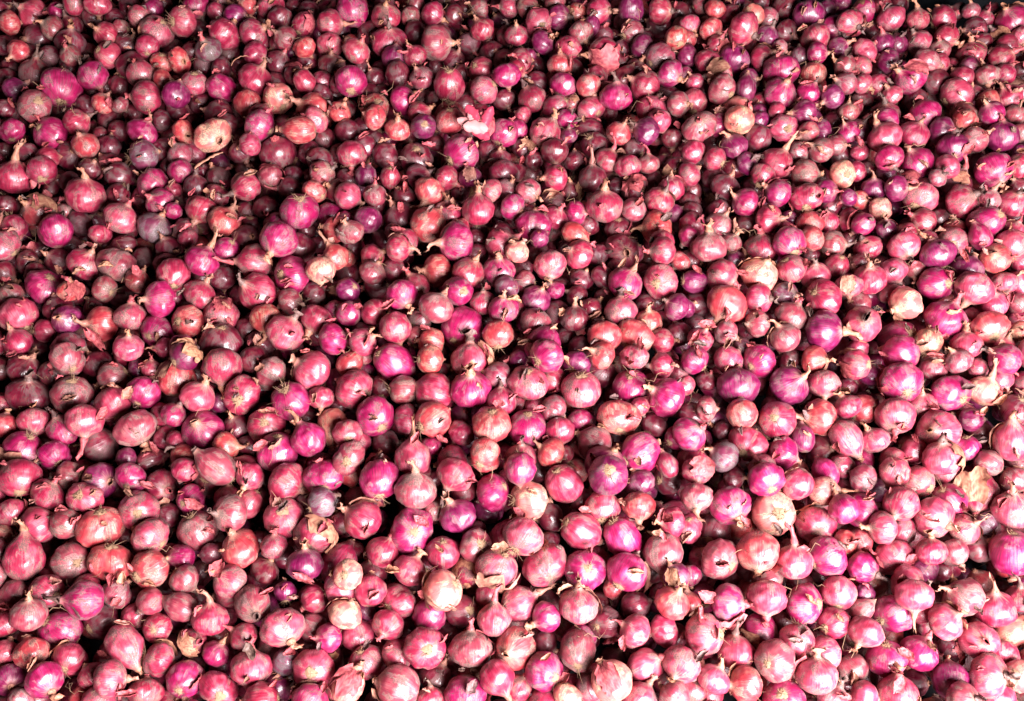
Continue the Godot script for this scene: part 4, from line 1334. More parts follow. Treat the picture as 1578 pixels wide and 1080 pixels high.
	more(640, 651, -458, 202, "d", "stub", 48, -59)
	more(636, 659, -405, 251, "m", "stub", 58, -46)
	more(675, 669, -486, 215, "d", "stub", -137, 19)
	more(713, 674, -486, 203, "r", "stub", -134, 29)
	more(700, 658, -405, 198, "t", "root", -146, 1)
	more(730, 663, -463, 138, "k", "stub", -44, -71)
	more(742, 663, -435, 199, "o", "short", 39, -5)
	more(728, 674, -386, 198, "m", "short", -95, 50)
	more(779, 664, -447, 219, "r", "short", -111, 48)
	more(780, 656, -412, 168, "t", "stub", -49, -68)
	more(808, 660, -467, 150, "r", "stub", -113, -26)
	more(-802, 597, -397, 171, "d", "stub", -1, -60)
	more(-785, 625, -412, 202, "m", "root", -167, 19)
	more(-752, 610, -369, 189, "t", "stub", 110, -43)
	more(-681, 638, -417, 219, "r", "short", 107, 23)
	more(-657, 627, -370, 216, "o", "short", -53, 81)
	more(-652, 611, -420, 150, "d", "stub", 111, -19)
	more(-634, 608, -394, 201, "d", "stub", 160, 41)
	more(-646, 616, -457, 194, "d", "stub", 128, 20)
	more(-621, 618, -424, 171, "d", "stub", -42, -39)
	more(-571, 639, -388, 234, "m", "short", 125, 46)
	more(-550, 637, -424, 171, "d", "stub", 102, -17)
	more(-544, 613, -379, 189, "d", "stub", 62, -63)
	more(-506, 625, -347, 195, "t", "short", -123, 64)
	more(-505, 642, -383, 180, "o", "stub", 36, 10)
	more(-441, 644, -401, 183, "d", "stub", -86, -3)
	more(-415, 625, -354, 196, "d", "short", 36, -29)
	more(-391, 655, -330, 177, "r", "stub", -78, -13)
	more(-359, 632, -387, 167, "d", "stub", -117, 27)
	more(-309, 626, -351, 195, "d", "short", 77, 9)
	more(-297, 668, -378, 196, "k", "short", 82, 34)
	more(-288, 637, -374, 166, "d", "short", -109, 66)
	more(-272, 623, -394, 146, "d", "stub", 58, -45)
	more(-265, 626, -350, 144, "d", "stub", 84, -25)
	more(-252, 644, -381, 198, "d", "root", -148, 22)
	more(-238, 648, -314, 226, "r", "short", 3, -28)
	more(-223, 640, -349, 186, "d", "stub", -81, -16)
	more(-230, 633, -410, 189, "d", "stub", -89, 18)
	more(-213, 629, -380, 187, "d", "stub", -48, -50)
	more(-208, 670, -381, 197, "o", "stub", -93, 21)
	more(-173, 658, -365, 195, "o", "short", 94, 85)
	more(-134, 664, -364, 222, "p", "root", -166, -41)
	more(-119, 631, -371, 166, "d", "stub", 165, 47)
	more(-94, 666, -376, 232, "o", "root", -18, -83)
	more(-36, 624, -360, 186, "d", "short", -37, -35)
	more(-13, 655, -361, 231, "m", "root", 152, 21)
	more(7, 640, -390, 179, "m", "root", 159, 7)
	more(17, 627, -361, 179, "d", "stub", 156, 46)
	more(51, 643, -379, 267, "k", "short", 123, 54)
	more(64, 638, -337, 223, "d", "short", -0, -41)
	more(84, 654, -400, 181, "m", "stub", 154, 47)
	more(87, 644, -371, 138, "p", "short", -173, 76)
	more(121, 634, -402, 200, "d", "stub", -94, -6)
	more(126, 631, -364, 216, "d", "root", 107, -62)
	more(163, 648, -371, 196, "o", "short", 73, 69)
	more(187, 622, -364, 198, "d", "root", -137, 1)
	more(203, 657, -362, 232, "p", "short", -96, 30)
	more(225, 655, -394, 188, "k", "stub", 54, -54)
	more(248, 630, -384, 181, "d", "short", -0, -44)
	more(274, 635, -339, 194, "r", "stub", -137, 33)
	more(314, 617, -394, 188, "d", "stub", 51, -57)
	more(317, 651, -391, 187, "m", "stub", -117, -4)
	more(334, 646, -340, 212, "p", "short", -99, 56)
	more(343, 671, -371, 233, "w", "root", 173, 12)
	more(360, 626, -404, 147, "d", "stub", -156, 47)
	more(374, 647, -360, 207, "d", "stub", -55, -62)
	more(380, 657, -392, 167, "p", "stub", -120, 22)
	more(413, 657, -371, 222, "k", "root", -171, -29)
	more(442, 643, -404, 138, "k", "stub", -167, 36)
	more(432, 636, -335, 193, "t", "stub", -115, -3)
	more(446, 660, -354, 185, "t", "short", -59, -11)
	more(466, 642, -421, 187, "p", "stub", -158, 33)
	more(472, 649, -373, 185, "p", "short", -90, -0)
	more(461, 651, -321, 193, "t", "short", -85, 32)
	more(501, 644, -411, 169, "d", "stub", 163, 63)
	more(488, 648, -339, 163, "t", "short", 41, 27)
	more(509, 657, -361, 185, "m", "short", -95, 54)
	more(533, 645, -383, 195, "p", "short", 55, 77)
	more(523, 640, -331, 142, "k", "short", -153, 70)
	more(568, 665, -378, 214, "m", "stub", -102, -19)
	more(607, 656, -356, 229, "r", "short", 110, 74)
	more(651, 656, -365, 221, "p", "short", 60, 18)
	more(656, 653, -322, 245, "p", "root", 166, 10)
	more(686, 668, -374, 196, "o", "short", -38, -31)
	more(694, 657, -340, 211, "t", "short", 76, 48)
	more(738, 648, -405, 167, "r", "stub", 15, -71)
	more(766, 634, -337, 143, "p", "stub", 79, 14)
	more(778, 646, -374, 165, "t", "short", 8, -11)
	more(-711, 616, -320, 223, "r", "root", -166, 12)
	more(-715, 613, -356, 180, "r", "stub", 112, -6)
	more(-712, 576, -324, 138, "d", "stub", 149, 37)
	more(-703, 581, -348, 147, "d", "stub", 36, -72)
	more(-680, 588, -329, 188, "d", "stub", -96, 31)
	more(-691, 599, -382, 237, "d", "stub", 51, 48)
	more(-659, 591, -357, 168, "d", "stub", 114, -8)
	more(-626, 597, -360, 199, "d", "stub", -120, 48)
	more(-602, 598, -330, 215, "d", "stub", -87, 36)
	more(-543, 601, -305, 262, "m", "short", 69, -22)
	more(-531, 602, -353, 138, "d", "stub", 84, -54)
	more(-509, 599, -292, 142, "r", "stub", -158, 48)
	more(-500, 619, -314, 184, "m", "stub", 43, -72)
	more(-475, 605, -294, 194, "d", "short", 159, 69)
	more(-474, 603, -336, 138, "d", "stub", 118, -18)
	more(-438, 606, -271, 180, "r", "stub", -56, -41)
	more(-446, 605, -316, 195, "d", "stub", -134, 53)
	more(-360, 623, -292, 191, "t", "root", -174, 22)
	more(-330, 614, -276, 191, "d", "long", -79, 8)
	more(-330, 613, -310, 163, "d", "stub", 11, -63)
	more(-287, 629, -248, 188, "o", "root", -124, 8)
	more(-288, 633, -321, 212, "d", "stub", -60, -51)
	more(-280, 634, -284, 206, "t", "short", 83, 35)
	more(-257, 621, -261, 178, "r", "short", -60, 48)
	more(-246, 616, -295, 182, "d", "stub", -37, -45)
	more(-215, 634, -279, 172, "p", "stub", 154, 47)
	more(-198, 630, -238, 186, "t", "short", 172, 68)
	more(-192, 632, -334, 195, "d", "stub", 133, 34)
	more(-179, 634, -276, 172, "r", "root", -140, -82)
	more(-144, 628, -329, 264, "d", "root", -160, -77)
	more(-138, 626, -286, 208, "d", "short", 99, 29)
	more(-97, 631, -278, 205, "r", "short", 64, -18)
	more(-77, 607, -275, 140, "d", "stub", 24, -59)
	more(-62, 633, -277, 179, "p", "stub", -152, 54)
	more(-30, 638, -238, 177, "k", "short", -88, 37)
	more(-18, 627, -333, 177, "d", "short", 172, 87)
	more(-13, 627, -296, 228, "d", "root", -154, 16)
	more(-7, 625, -257, 177, "t", "short", 92, 64)
	more(6, 611, -321, 163, "d", "stub", 43, -48)
	more(23, 633, -243, 195, "t", "short", 44, 1)
	more(33, 622, -337, 145, "d", "stub", 21, -49)
	more(64, 633, -276, 206, "r", "short", -75, 10)
	more(87, 607, -278, 171, "d", "short", -174, 74)
	more(96, 619, -339, 178, "d", "stub", -172, 57)
	more(120, 617, -295, 236, "d", "long", -175, 68)
	more(143, 630, -326, 210, "r", "long", 118, 59)
	more(158, 601, -295, 162, "d", "stub", -101, -14)
	more(172, 634, -304, 192, "r", "stub", 26, -53)
	more(182, 614, -276, 201, "d", "stub", -131, 35)
	more(204, 631, -314, 175, "t", "long", -174, 65)
	more(215, 603, -313, 143, "d", "stub", -60, -56)
	more(233, 611, -348, 138, "d", "stub", 4, -70)
	more(235, 618, -269, 199, "r", "short", -173, 65)
	more(248, 616, -323, 195, "d", "stub", 28, -48)
	more(263, 628, -293, 191, "r", "stub", 102, 35)
	more(272, 589, -301, 182, "d", "short", -82, 6)
	more(307, 603, -317, 184, "d", "stub", -23, -70)
	more(304, 636, -320, 184, "r", "root", -137, 2)
	more(317, 612, -282, 227, "d", "short", 116, 65)
	more(340, 611, -333, 185, "d", "stub", 82, 14)
	more(352, 633, -312, 182, "p", "short", 74, 45)
	more(371, 631, -280, 199, "r", "root", 149, 14)
	more(396, 633, -313, 261, "r", "long", 120, 63)
	more(387, 627, -246, 205, "m", "short", -109, 22)
	more(434, 630, -289, 225, "t", "stub", 80, 8)
	more(459, 626, -253, 179, "p", "short", 49, 26)
	more(500, 622, -348, 165, "d", "stub", 53, -34)
	more(487, 635, -283, 207, "w", "root", -178, -32)
	more(514, 627, -301, 161, "r", "stub", -100, -29)
	more(537, 615, -324, 138, "d", "stub", 97, 15)
	more(534, 618, -269, 188, "p", "short", -129, 75)
	more(559, 622, -300, 171, "p", "stub", -118, -19)
	more(553, 656, -293, 217, "m", "short", 14, -13)
	more(558, 634, -249, 198, "p", "short", 57, 22)
	more(587, 627, -280, 140, "p", "stub", -147, 20)
	more(620, 641, -265, 138, "t", "short", 44, 55)
	more(640, 645, -287, 190, "k", "short", -62, -13)
	more(662, 614, -287, 226, "d", "long", 132, 62)
	more(706, 619, -333, 164, "d", "stub", -29, -55)
	more(757, 608, -285, 162, "d", "short", -112, 48)
	more(772, 611, -326, 138, "d", "stub", 79, 29)
	more(-768, 573, -286, 205, "d", "short", 2, -41)
	more(-742, 569, -242, 190, "r", "stub", 32, -53)
	more(-705, 588, -256, 243, "o", "short", -57, 56)
	more(-693, 568, -292, 185, "d", "stub", 19, -56)
	more(-675, 576, -269, 138, "t", "stub", -138, 54)
	more(-649, 565, -256, 203, "d", "short", 110, 22)
	more(-596, 590, -293, 206, "d", "stub", -55, -37)
	more(-523, 598, -262, 224, "m", "short", -57, 53)
	more(-498, 599, -241, 138, "m", "stub", 153, 37)
	more(-478, 581, -218, 187, "t", "stub", -64, -10)
	more(-454, 605, -236, 239, "r", "short", -21, -19)
	more(-395, 589, -255, 161, "d", "stub", -44, -51)
	more(-385, 580, -226, 179, "d", "root", -105, -79)
	more(-363, 597, -249, 190, "d", "root", -173, 16)
	more(-338, 584, -211, 284, "m", "stub", 126, -2)
	more(-299, 586, -210, 138, "d", "stub", 145, 35)
	more(-266, 602, -226, 201, "m", "stub", -13, -50)
	more(-250, 611, -182, 193, "o", "stub", -92, 15)
	more(-241, 607, -210, 138, "m", "stub", 100, -18)
	more(-237, 632, -234, 212, "k", "stub", 85, -34)
	more(-226, 624, -160, 192, "t", "short", -75, 72)
	more(-205, 617, -197, 200, "p", "stub", -47, -48)
	more(-199, 603, -249, 139, "d", "stub", 130, 13)
	more(-167, 606, -181, 138, "t", "stub", -62, -39)
	more(-161, 604, -216, 253, "d", "short", -109, 64)
	more(-159, 613, -257, 179, "d", "short", -46, -2)
	more(-93, 612, -215, 233, "r", "short", 176, 68)
	more(-53, 585, -216, 176, "d", "stub", -164, 38)
	more(-14, 591, -255, 197, "d", "short", 127, 51)
	more(1, 626, -215, 195, "m", "short", 44, 2)
	more(3, 596, -224, 138, "d", "stub", 111, 1)
	more(25, 598, -237, 139, "d", "stub", 134, 45)
	more(31, 617, -183, 232, "m", "stub", 173, 45)
	more(60, 606, -252, 189, "d", "stub", 122, 26)
	more(62, 614, -206, 184, "r", "short", 93, 66)
	more(88, 614, -169, 182, "o", "stub", 66, -25)
	more(92, 611, -220, 185, "m", "short", 71, 14)
	more(111, 585, -225, 177, "d", "stub", -41, -61)
	more(155, 587, -215, 203, "d", "root", 86, -86)
	more(176, 617, -220, 196, "t", "short", 91, 69)
	more(188, 588, -231, 158, "d", "short", -168, 73)
	more(208, 601, -198, 258, "o", "short", -85, 4)
	more(214, 621, -236, 221, "r", "short", 76, 71)
	more(238, 598, -236, 138, "p", "stub", 121, 24)
	more(247, 576, -242, 139, "d", "stub", 80, -24)
	more(265, 593, -271, 161, "d", "stub", -34, -54)
	more(265, 597, -241, 160, "d", "stub", 63, -45)
	more(261, 598, -209, 202, "r", "stub", 60, -34)
	more(304, 593, -251, 180, "d", "stub", 50, -34)
	more(298, 603, -200, 218, "t", "short", 125, 59)
	more(339, 619, -236, 221, "m", "short", -93, 31)
	more(345, 584, -229, 169, "d", "stub", 65, -10)
	more(373, 600, -253, 138, "p", "stub", -79, -43)
	more(368, 614, -204, 210, "r", "short", 56, 23)
	more(408, 594, -228, 138, "p", "stub", 110, 29)
	more(426, 627, -237, 222, "r", "root", 171, 14)
	more(430, 602, -206, 210, "o", "stub", -163, 41)
	more(460, 592, -224, 185, "r", "short", -152, 72)
	more(472, 596, -255, 180, "d", "stub", 121, 40)
	more(495, 579, -267, 160, "d", "stub", 2, -53)
	more(493, 593, -226, 176, "r", "short", -85, 4)
	more(489, 624, -240, 139, "p", "short", -76, -29)
	more(510, 612, -250, 148, "o", "short", 40, 30)
	more(503, 609, -197, 193, "m", "stub", -74, -43)
	more(534, 613, -227, 186, "w", "root", -172, 3)
	more(535, 605, -192, 155, "p", "short", -135, 74)
	more(592, 606, -207, 201, "r", "short", -104, 25)
	more(627, 591, -231, 178, "d", "stub", 35, -38)
	more(639, 595, -201, 183, "o", "short", -139, 71)
	more(661, 583, -227, 138, "d", "stub", -119, -3)
	more(696, 617, -246, 177, "t", "short", 127, 71)
	more(732, 613, -241, 220, "r", "short", 24, 83)
	more(720, 599, -192, 183, "k", "short", 132, 68)
	more(-746, 564, -201, 255, "k", "root", -114, 17)
	more(-713, 543, -190, 188, "d", "short", 91, -1)
	more(-713, 541, -222, 161, "d", "stub", 1, -48)
	more(-666, 551, -186, 199, "d", "short", -66, 56)
	more(-664, 544, -224, 224, "d", "stub", 123, -0)
	more(-604, 577, -215, 159, "r", "stub", -7, -51)
	more(-609, 547, -220, 180, "d", "stub", -62, -24)
	more(-573, 558, -212, 180, "d", "stub", -77, -3)
	more(-541, 553, -187, 178, "d", "stub", 87, -33)
	more(-500, 571, -190, 188, "d", "short", -100, 77)
	more(-492, 564, -155, 216, "r", "short", -19, -17)
	more(-502, 552, -216, 159, "d", "short", -60, 54)
	more(-467, 589, -190, 157, "k", "stub", 35, -54)
	more(-404, 592, -159, 200, "m", "root", -84, -56)
	more(-383, 585, -190, 220, "d", "stub", 47, 42)
	more(-308, 587, -170, 267, "d", "short", 3, -31)
	more(-282, 574, -194, 138, "d", "stub", 102, -10)
	more(-244, 606, -127, 189, "o", "long", -132, 51)
	more(-235, 586, -149, 152, "o", "stub", -45, -31)
	more(-229, 584, -176, 155, "d", "stub", 126, 21)
	more(-194, 600, -133, 195, "r", "short", 96, 32)
	more(-184, 586, -189, 155, "d", "stub", -113, 36)
	more(-165, 590, -117, 187, "r", "stub", 84, -15)
	more(-156, 625, -124, 204, "r", "short", 85, 4)
	more(-150, 610, -157, 190, "r", "stub", 43, -62)
	more(-103, 596, -110, 232, "o", "short", -70, 16)
	more(-79, 606, -178, 214, "r", "stub", 143, 28)
	more(-60, 604, -97, 240, "r", "short", 113, 59)
	more(-52, 592, -188, 138, "d", "stub", -120, 11)
	more(-50, 587, -154, 172, "d", "stub", -114, 10)
	more(-18, 601, -104, 224, "m", "short", 178, 80)
	more(-15, 604, -155, 244, "k", "short", 94, 34)
	more(-15, 593, -193, 184, "d", "stub", -116, 9)
	more(7, 616, -126, 179, "w", "torn", 129, 51)
	more(37, 584, -163, 192, "d", "stub", -106, 3)
	more(38, 620, -150, 138, "p", "stub", 128, 19)
	more(93, 605, -134, 211, "r", "short", -76, 42)
	more(99, 593, -185, 138, "o", "stub", 120, 13)
	more(121, 586, -155, 173, "d", "short", 26, -17)
	more(145, 575, -137, 153, "d", "stub", 85, -10)
	more(210, 608, -158, 183, "r", "stub", -176, 48)
	more(207, 619, -124, 213, "r", "short", -84, 5)
	more(237, 588, -140, 152, "o", "stub", -63, -46)
	more(253, 603, -176, 174, "m", "stub", -59, -37)
	more(255, 572, -160, 183, "d", "stub", 169, 47)
	more(290, 578, -150, 138, "t", "stub", -77, -38)
	more(312, 598, -169, 154, "t", "short", 125, 60)
	more(316, 584, -146, 143, "p", "stub", -151, 30)
	more(395, 591, -197, 184, "r", "stub", -171, 51)
	more(431, 572, -172, 138, "d", "short", -164, 66)
	more(425, 605, -170, 194, "o", "stub", -82, -29)
	more(458, 592, -172, 199, "t", "short", 69, 16)
	more(457, 578, -137, 205, "r", "root", -107, -79)
	more(491, 577, -200, 138, "d", "stub", -127, 16)
	more(488, 563, -165, 138, "d", "stub", -140, 28)
	more(492, 580, -143, 172, "r", "stub", -132, 14)
	more(509, 585, -172, 198, "r", "short", -109, 52)
	more(533, 582, -125, 212, "k", "short", 27, -27)
	more(564, 598, -189, 174, "r", "stub", -101, -47)
	more(566, 581, -130, 152, "t", "short", -9, -23)
	more(591, 597, -175, 155, "k", "stub", -176, 41)
	more(624, 599, -168, 215, "k", "root", 156, -26)
	more(635, 588, -122, 228, "p", "stub", 142, 42)
	more(659, 577, -175, 175, "d", "stub", 74, 19)
	more(656, 616, -158, 183, "m", "stub", -150, 37)
	more(672, 602, -129, 213, "o", "stub", -57, 50)
	more(704, 603, -156, 248, "k", "root", 166, 15)
	more(726, 574, -157, 153, "r", "stub", 52, -35)
	more(-740, 543, -165, 187, "d", "short", 68, -20)
	more(-711, 547, -114, 182, "t", "stub", 58, -53)
	more(-693, 542, -163, 187, "d", "stub", -21, -59)
	more(-640, 536, -96, 216, "d", "stub", -154, 53)
	more(-620, 563, -106, 173, "o", "torn", 148, 69)
	more(-626, 531, -134, 175, "d", "stub", 39, -67)
	more(-593, 527, -110, 193, "d", "stub", -117, 42)
	more(-575, 557, -116, 190, "t", "root", -126, -1)
	more(-562, 529, -118, 138, "d", "stub", 137, 27)
	more(-530, 563, -126, 198, "o", "short", 136, 41)
	more(-478, 549, -105, 138, "m", "stub", -27, -35)
	more(-445, 550, -150, 175, "d", "stub", 146, 32)
	more(-414, 557, -141, 193, "d", "stub", 3, -66)
	more(-304, 572, -73, 192, "t", "stub", -71, -17)
	more(-276, 563, -98, 179, "d", "stub", 124, 14)
	more(-241, 564, -62, 166, "m", "root", -173, 0)
	more(-243, 563, -107, 138, "d", "stub", -85, 2)
	more(-225, 583, -84, 176, "p", "root", -105, -41)
	more(-236, 556, -151, 172, "d", "stub", -33, -37)
	more(-191, 602, -99, 187, "t", "short", 122, 52)
	more(-190, 569, -109, 187, "d", "stub", -87, -8)
	more(-131, 592, -81, 206, "k", "short", -129, 53)
	more(-129, 560, -83, 138, "d", "stub", 135, 14)
	more(-39, 587, -54, 182, "r", "short", 178, 72)
	more(-36, 575, -121, 138, "d", "stub", -77, -37)
	more(-7, 601, -70, 166, "g", "stub", -36, -38)
	more(0, 572, -59, 182, "k", "short", -180, 72)
	more(18, 587, -96, 167, "t", "stub", -104, 3)
	more(33, 583, -66, 205, "p", "short", 103, 65)
	more(59, 584, -83, 138, "m", "short", -110, 61)
	more(90, 564, -91, 177, "d", "short", -104, 28)
	more(98, 570, -122, 179, "d", "short", 88, 69)
	more(108, 566, -63, 186, "d", "stub", 125, 37)
	more(127, 581, -114, 171, "d", "stub", 72, -32)
	more(129, 563, -89, 169, "d", "stub", -172, 50)
	more(147, 579, -46, 220, "k", "short", -177, 58)
	more(185, 562, -76, 169, "d", "stub", -102, -19)
	more(203, 553, -95, 138, "d", "stub", 109, 32)
	more(222, 583, -50, 190, "p", "short", -97, 32)
	more(239, 565, -67, 138, "p", "stub", 113, 23)
	more(253, 582, -103, 188, "p", "root", 109, -16)
	more(258, 551, -85, 188, "d", "stub", -83, -24)
	more(336, 581, -69, 208, "r", "short", 54, 28)
	more(377, 572, -87, 196, "g", "short", 50, 30)
	more(412, 549, -102, 138, "d", "stub", 43, -38)
	more(424, 580, -117, 211, "k", "short", -137, 76)
	more(462, 587, -88, 188, "k", "short", -9, -17)
	more(479, 558, -81, 186, "t", "stub", -154, 33)
	more(526, 564, -98, 150, "t", "stub", 102, 28)
	more(663, 567, -73, 208, "k", "short", -132, 71)
	more(681, 583, -99, 178, "k", "short", -8, -31)
	more(698, 566, -76, 149, "t", "stub", 45, -20)
	more(709, 571, -110, 169, "k", "stub", 95, 34)
	more(-679, 529, -36, 208, "r", "short", -138, 61)
	more(-649, 531, -58, 169, "r", "stub", 116, -22)
	more(-617, 544, -66, 211, "p", "stub", -10, 52)
	more(-611, 522, -32, 239, "t", "root", -142, 23)
	more(-516, 546, -10, 207, "k", "short", 137, 73)
	more(-471, 537, -18, 147, "k", "short", -69, 20)
	more(-478, 515, -72, 138, "r", "stub", 90, -26)
	more(-442, 546, -8, 206, "m", "root", 141, -6)
	more(-368, 531, -59, 168, "d", "stub", 131, -1)
	more(-346, 529, -34, 203, "d", "short", 135, 43)
	more(-335, 563, -49, 222, "o", "short", 4, -31)
	more(-263, 574, -36, 220, "r", "short", -25, -19)
	more(-226, 549, -22, 138, "k", "stub", -78, 2)
	more(-220, 577, -43, 174, "m", "stub", -119, 24)
	more(-206, 547, -38, 147, "d", "stub", 127, 3)
	more(-196, 574, 8, 201, "k", "short", 92, 36)
	more(-186, 580, -44, 189, "r", "short", 63, -15)
	more(-168, 552, -6, 161, "p", "stub", -94, 12)
	more(-128, 564, -14, 144, "t", "stub", -64, -38)
	more(-127, 561, -43, 181, "t", "root", 146, -16)
	more(-106, 570, 6, 185, "o", "stub", -95, 9)
	more(-40, 557, -51, 147, "d", "stub", -96, -1)
	more(32, 574, -27, 232, "t", "short", -32, -24)
	more(40, 576, 17, 261, "m", "root", 155, 6)
	more(62, 564, -61, 176, "d", "stub", -130, 26)
	more(73, 545, -29, 164, "d", "stub", 143, 37)
	more(84, 577, -33, 206, "d", "short", -179, 58)
	more(90, 552, -2, 181, "d", "stub", 88, -9)
	more(114, 559, -32, 174, "d", "stub", 143, 32)
	more(122, 577, 0, 231, "o", "short", -3, -10)
	more(185, 562, -42, 195, "o", "short", -162, 76)
	more(201, 556, -12, 180, "r", "stub", 96, 1)
	more(226, 549, -32, 184, "d", "stub", -163, 30)
	more(252, 544, -53, 176, "d", "stub", 99, 10)
	more(251, 562, -9, 180, "r", "short", 119, 65)
	more(287, 563, -22, 172, "t", "short", 51, -4)
	more(311, 548, -8, 138, "g", "stub", -74, -36)
	more(325, 540, -52, 167, "d", "stub", 0, -65)
	more(331, 567, -34, 189, "t", "short", -75, 14)
	more(379, 568, -48, 230, "t", "short", 133, 56)
	more(466, 545, -55, 138, "o", "stub", 80, 21)
	more(471, 532, -21, 164, "k", "stub", -179, 34)
	more(533, 531, -36, 288, "m", "root", -137, -61)
	more(557, 557, -10, 189, "w", "root", 169, 18)
	more(606, 557, -3, 219, "k", "short", -172, 55)
	more(630, 556, -61, 138, "k", "stub", 44, -24)
	more(664, 538, -16, 203, "k", "short", 135, 69)
	more(689, 556, -32, 146, "w", "torn", -88, 2)
	more(-705, 503, -11, 167, "d", "stub", 95, -43)
	more(-623, 508, 5, 208, "d", "stub", 171, 33)
	more(-571, 507, -17, 205, "d", "stub", -130, 40)
	more(-530, 516, -28, 206, "r", "root", -98, -8)
	more(-507, 520, 5, 138, "p", "stub", -71, -6)
	more(-484, 529, 14, 146, "k", "short", 166, 62)
	more(-467, 504, 12, 145, "o", "stub", -37, -24)
	more(-429, 563, 23, 201, "p", "root", 141, -6)
	more(-429, 509, 1, 147, "d", "stub", 56, -42)
	more(-347, 536, 3, 206, "d", "stub", 21, -51)
	more(-214, 552, 26, 178, "o", "stub", 131, 15)
	more(-199, 544, 2, 138, "k", "stub", 102, -20)
	more(-172, 528, 46, 160, "d", "root", -176, 11)
	more(-106, 575, 41, 198, "o", "root", 110, -19)
	more(-97, 539, 28, 161, "d", "stub", 111, 19)
	more(-18, 561, 59, 192, "t", "stub", -112, 6)
	more(-5, 538, 18, 179, "d", "stub", 106, 8)
	more(-5, 536, 47, 138, "r", "stub", -71, -28)
	more(7, 562, 30, 142, "p", "stub", 78, -27)
	more(52, 551, 54, 192, "r", "stub", 85, -21)
	more(84, 562, 38, 197, "p", "root", 157, -6)
	more(116, 579, 38, 183, "o", "short", -85, 40)
	more(159, 569, 31, 178, "k", "stub", 174, 40)
	more(196, 558, 36, 183, "r", "short", -89, 1)
	more(226, 543, 58, 141, "k", "stub", -109, 9)
	more(240, 556, 24, 200, "m", "stub", -130, 16)
	more(258, 529, 36, 143, "d", "short", 116, 69)
	more(287, 547, 15, 200, "k", "stub", 126, 23)
	more(374, 528, -3, 165, "d", "stub", -130, 23)
	more(401, 548, 16, 198, "o", "short", 54, 31)
	more(450, 514, 33, 145, "d", "stub", -63, -35)
	more(454, 533, 4, 163, "m", "stub", 107, 39)
	more(476, 531, 28, 161, "p", "stub", 143, 47)
	more(561, 537, 21, 178, "t", "short", -169, 58)
	more(586, 557, 27, 179, "t", "short", -129, 45)
	more(622, 527, -11, 163, "k", "stub", -154, 17)
	more(622, 514, 14, 146, "d", "stub", -108, -12)
	more(620, 538, 21, 138, "k", "stub", -116, -31)
	more(653, 524, 30, 161, "k", "short", 14, -12)
	more(-683, 501, 53, 138, "r", "stub", 141, -4)
	more(-663, 502, 91, 194, "o", "stub", 171, 35)
	more(-611, 489, 38, 138, "d", "stub", -75, 14)
	more(-461, 500, 72, 177, "r", "short", -37, 10)
	more(-439, 519, 87, 177, "m", "short", 133, 44)
	more(-389, 506, 54, 138, "p", "stub", 53, -45)
	more(-361, 498, 89, 186, "d", "short", -115, 74)
	more(-271, 501, 80, 177, "d", "stub", -89, 12)
	more(-247, 538, 74, 175, "r", "short", 5, -16)
	more(-230, 520, 107, 223, "w", "torn", 4, -25)
	more(-230, 513, 68, 160, "d", "stub", 61, -52)
	more(-140, 548, 70, 196, "t", "stub", 102, -12)
	more(-134, 538, 110, 178, "r", "stub", 98, -22)
	more(-14, 552, 94, 207, "r", "short", 180, 57)
	more(5, 531, 80, 138, "k", "stub", 172, 25)
	more(29, 533, 85, 138, "k", "stub", -148, 35)
	more(52, 546, 101, 189, "t", "stub", 71, -36)
	more(87, 527, 105, 179, "m", "root", -158, 3)
	more(163, 544, 94, 139, "r", "stub", 25, -40)
	more(182, 518, 103, 180, "d", "root", 149, 10)
	more(234, 515, 83, 193, "d", "stub", 67, -14)
	more(248, 540, 95, 156, "t", "stub", 79, 9)
	more(432, 535, 87, 175, "r", "short", -141, 37)
	more(459, 517, 75, 197, "o", "root", 119, 8)
	more(536, 521, 72, 193, "k", "short", -151, 69)
	more(593, 519, 95, 158, "p", "stub", 80, 13)
	more(663, 510, 72, 230, "d", "root", -46, -80)
	more(-660, 488, 127, 138, "p", "stub", -73, 9)
	more(-586, 495, 135, 209, "m", "root", -142, 4)
	more(-586, 498, 95, 227, "m", "short", -134, 71)
	more(-496, 489, 134, 139, "p", "stub", 104, -34)
	more(-469, 476, 127, 176, "d", "stub", 126, -12)
	more(-453, 489, 99, 158, "r", "stub", -130, 31)
	more(-435, 501, 115, 140, "r", "stub", -25, -46)
	more(-418, 496, 140, 193, "o", "short", 119, 14)
	more(-366, 506, 130, 190, "o", "short", 86, 4)
	more(-336, 491, 149, 154, "k", "stub", -105, 25)
	more(-341, 488, 115, 176, "d", "stub", 173, 23)
	more(-245, 493, 149, 190, "m", "stub", -156, 42)
	more(-226, 486, 127, 138, "d", "stub", 109, 8)
	more(-206, 537, 134, 189, "k", "root", -168, -23)
	more(-195, 509, 125, 154, "k", "stub", -120, 23)
	more(-166, 509, 162, 174, "r", "short", 172, 68)
	more(-163, 500, 120, 208, "d", "short", 87, 3)
	more(-103, 520, 141, 138, "m", "stub", 22, -53)
	more(-74, 514, 161, 231, "r", "stub", -84, -10)
	more(-64, 535, 131, 176, "r", "stub", -52, -45)
	more(-5, 512, 147, 138, "m", "stub", -19, -39)
	more(11, 529, 166, 201, "k", "short", -180, 64)
	more(48, 540, 167, 187, "o", "short", -106, 28)
	more(60, 543, 134, 186, "r", "short", -1, -31)
	more(65, 520, 154, 138, "r", "stub", -142, 28)
	more(114, 534, 182, 262, "p", "short", 123, 61)
	more(192, 527, 177, 151, "r", "stub", -156, 27)
	more(212, 519, 125, 190, "m", "root", 132, -13)
	more(227, 510, 159, 216, "r", "short", 138, 45)
	more(272, 509, 105, 140, "d", "stub", 54, -36)
	more(371, 514, 123, 172, "p", "stub", 179, 22)
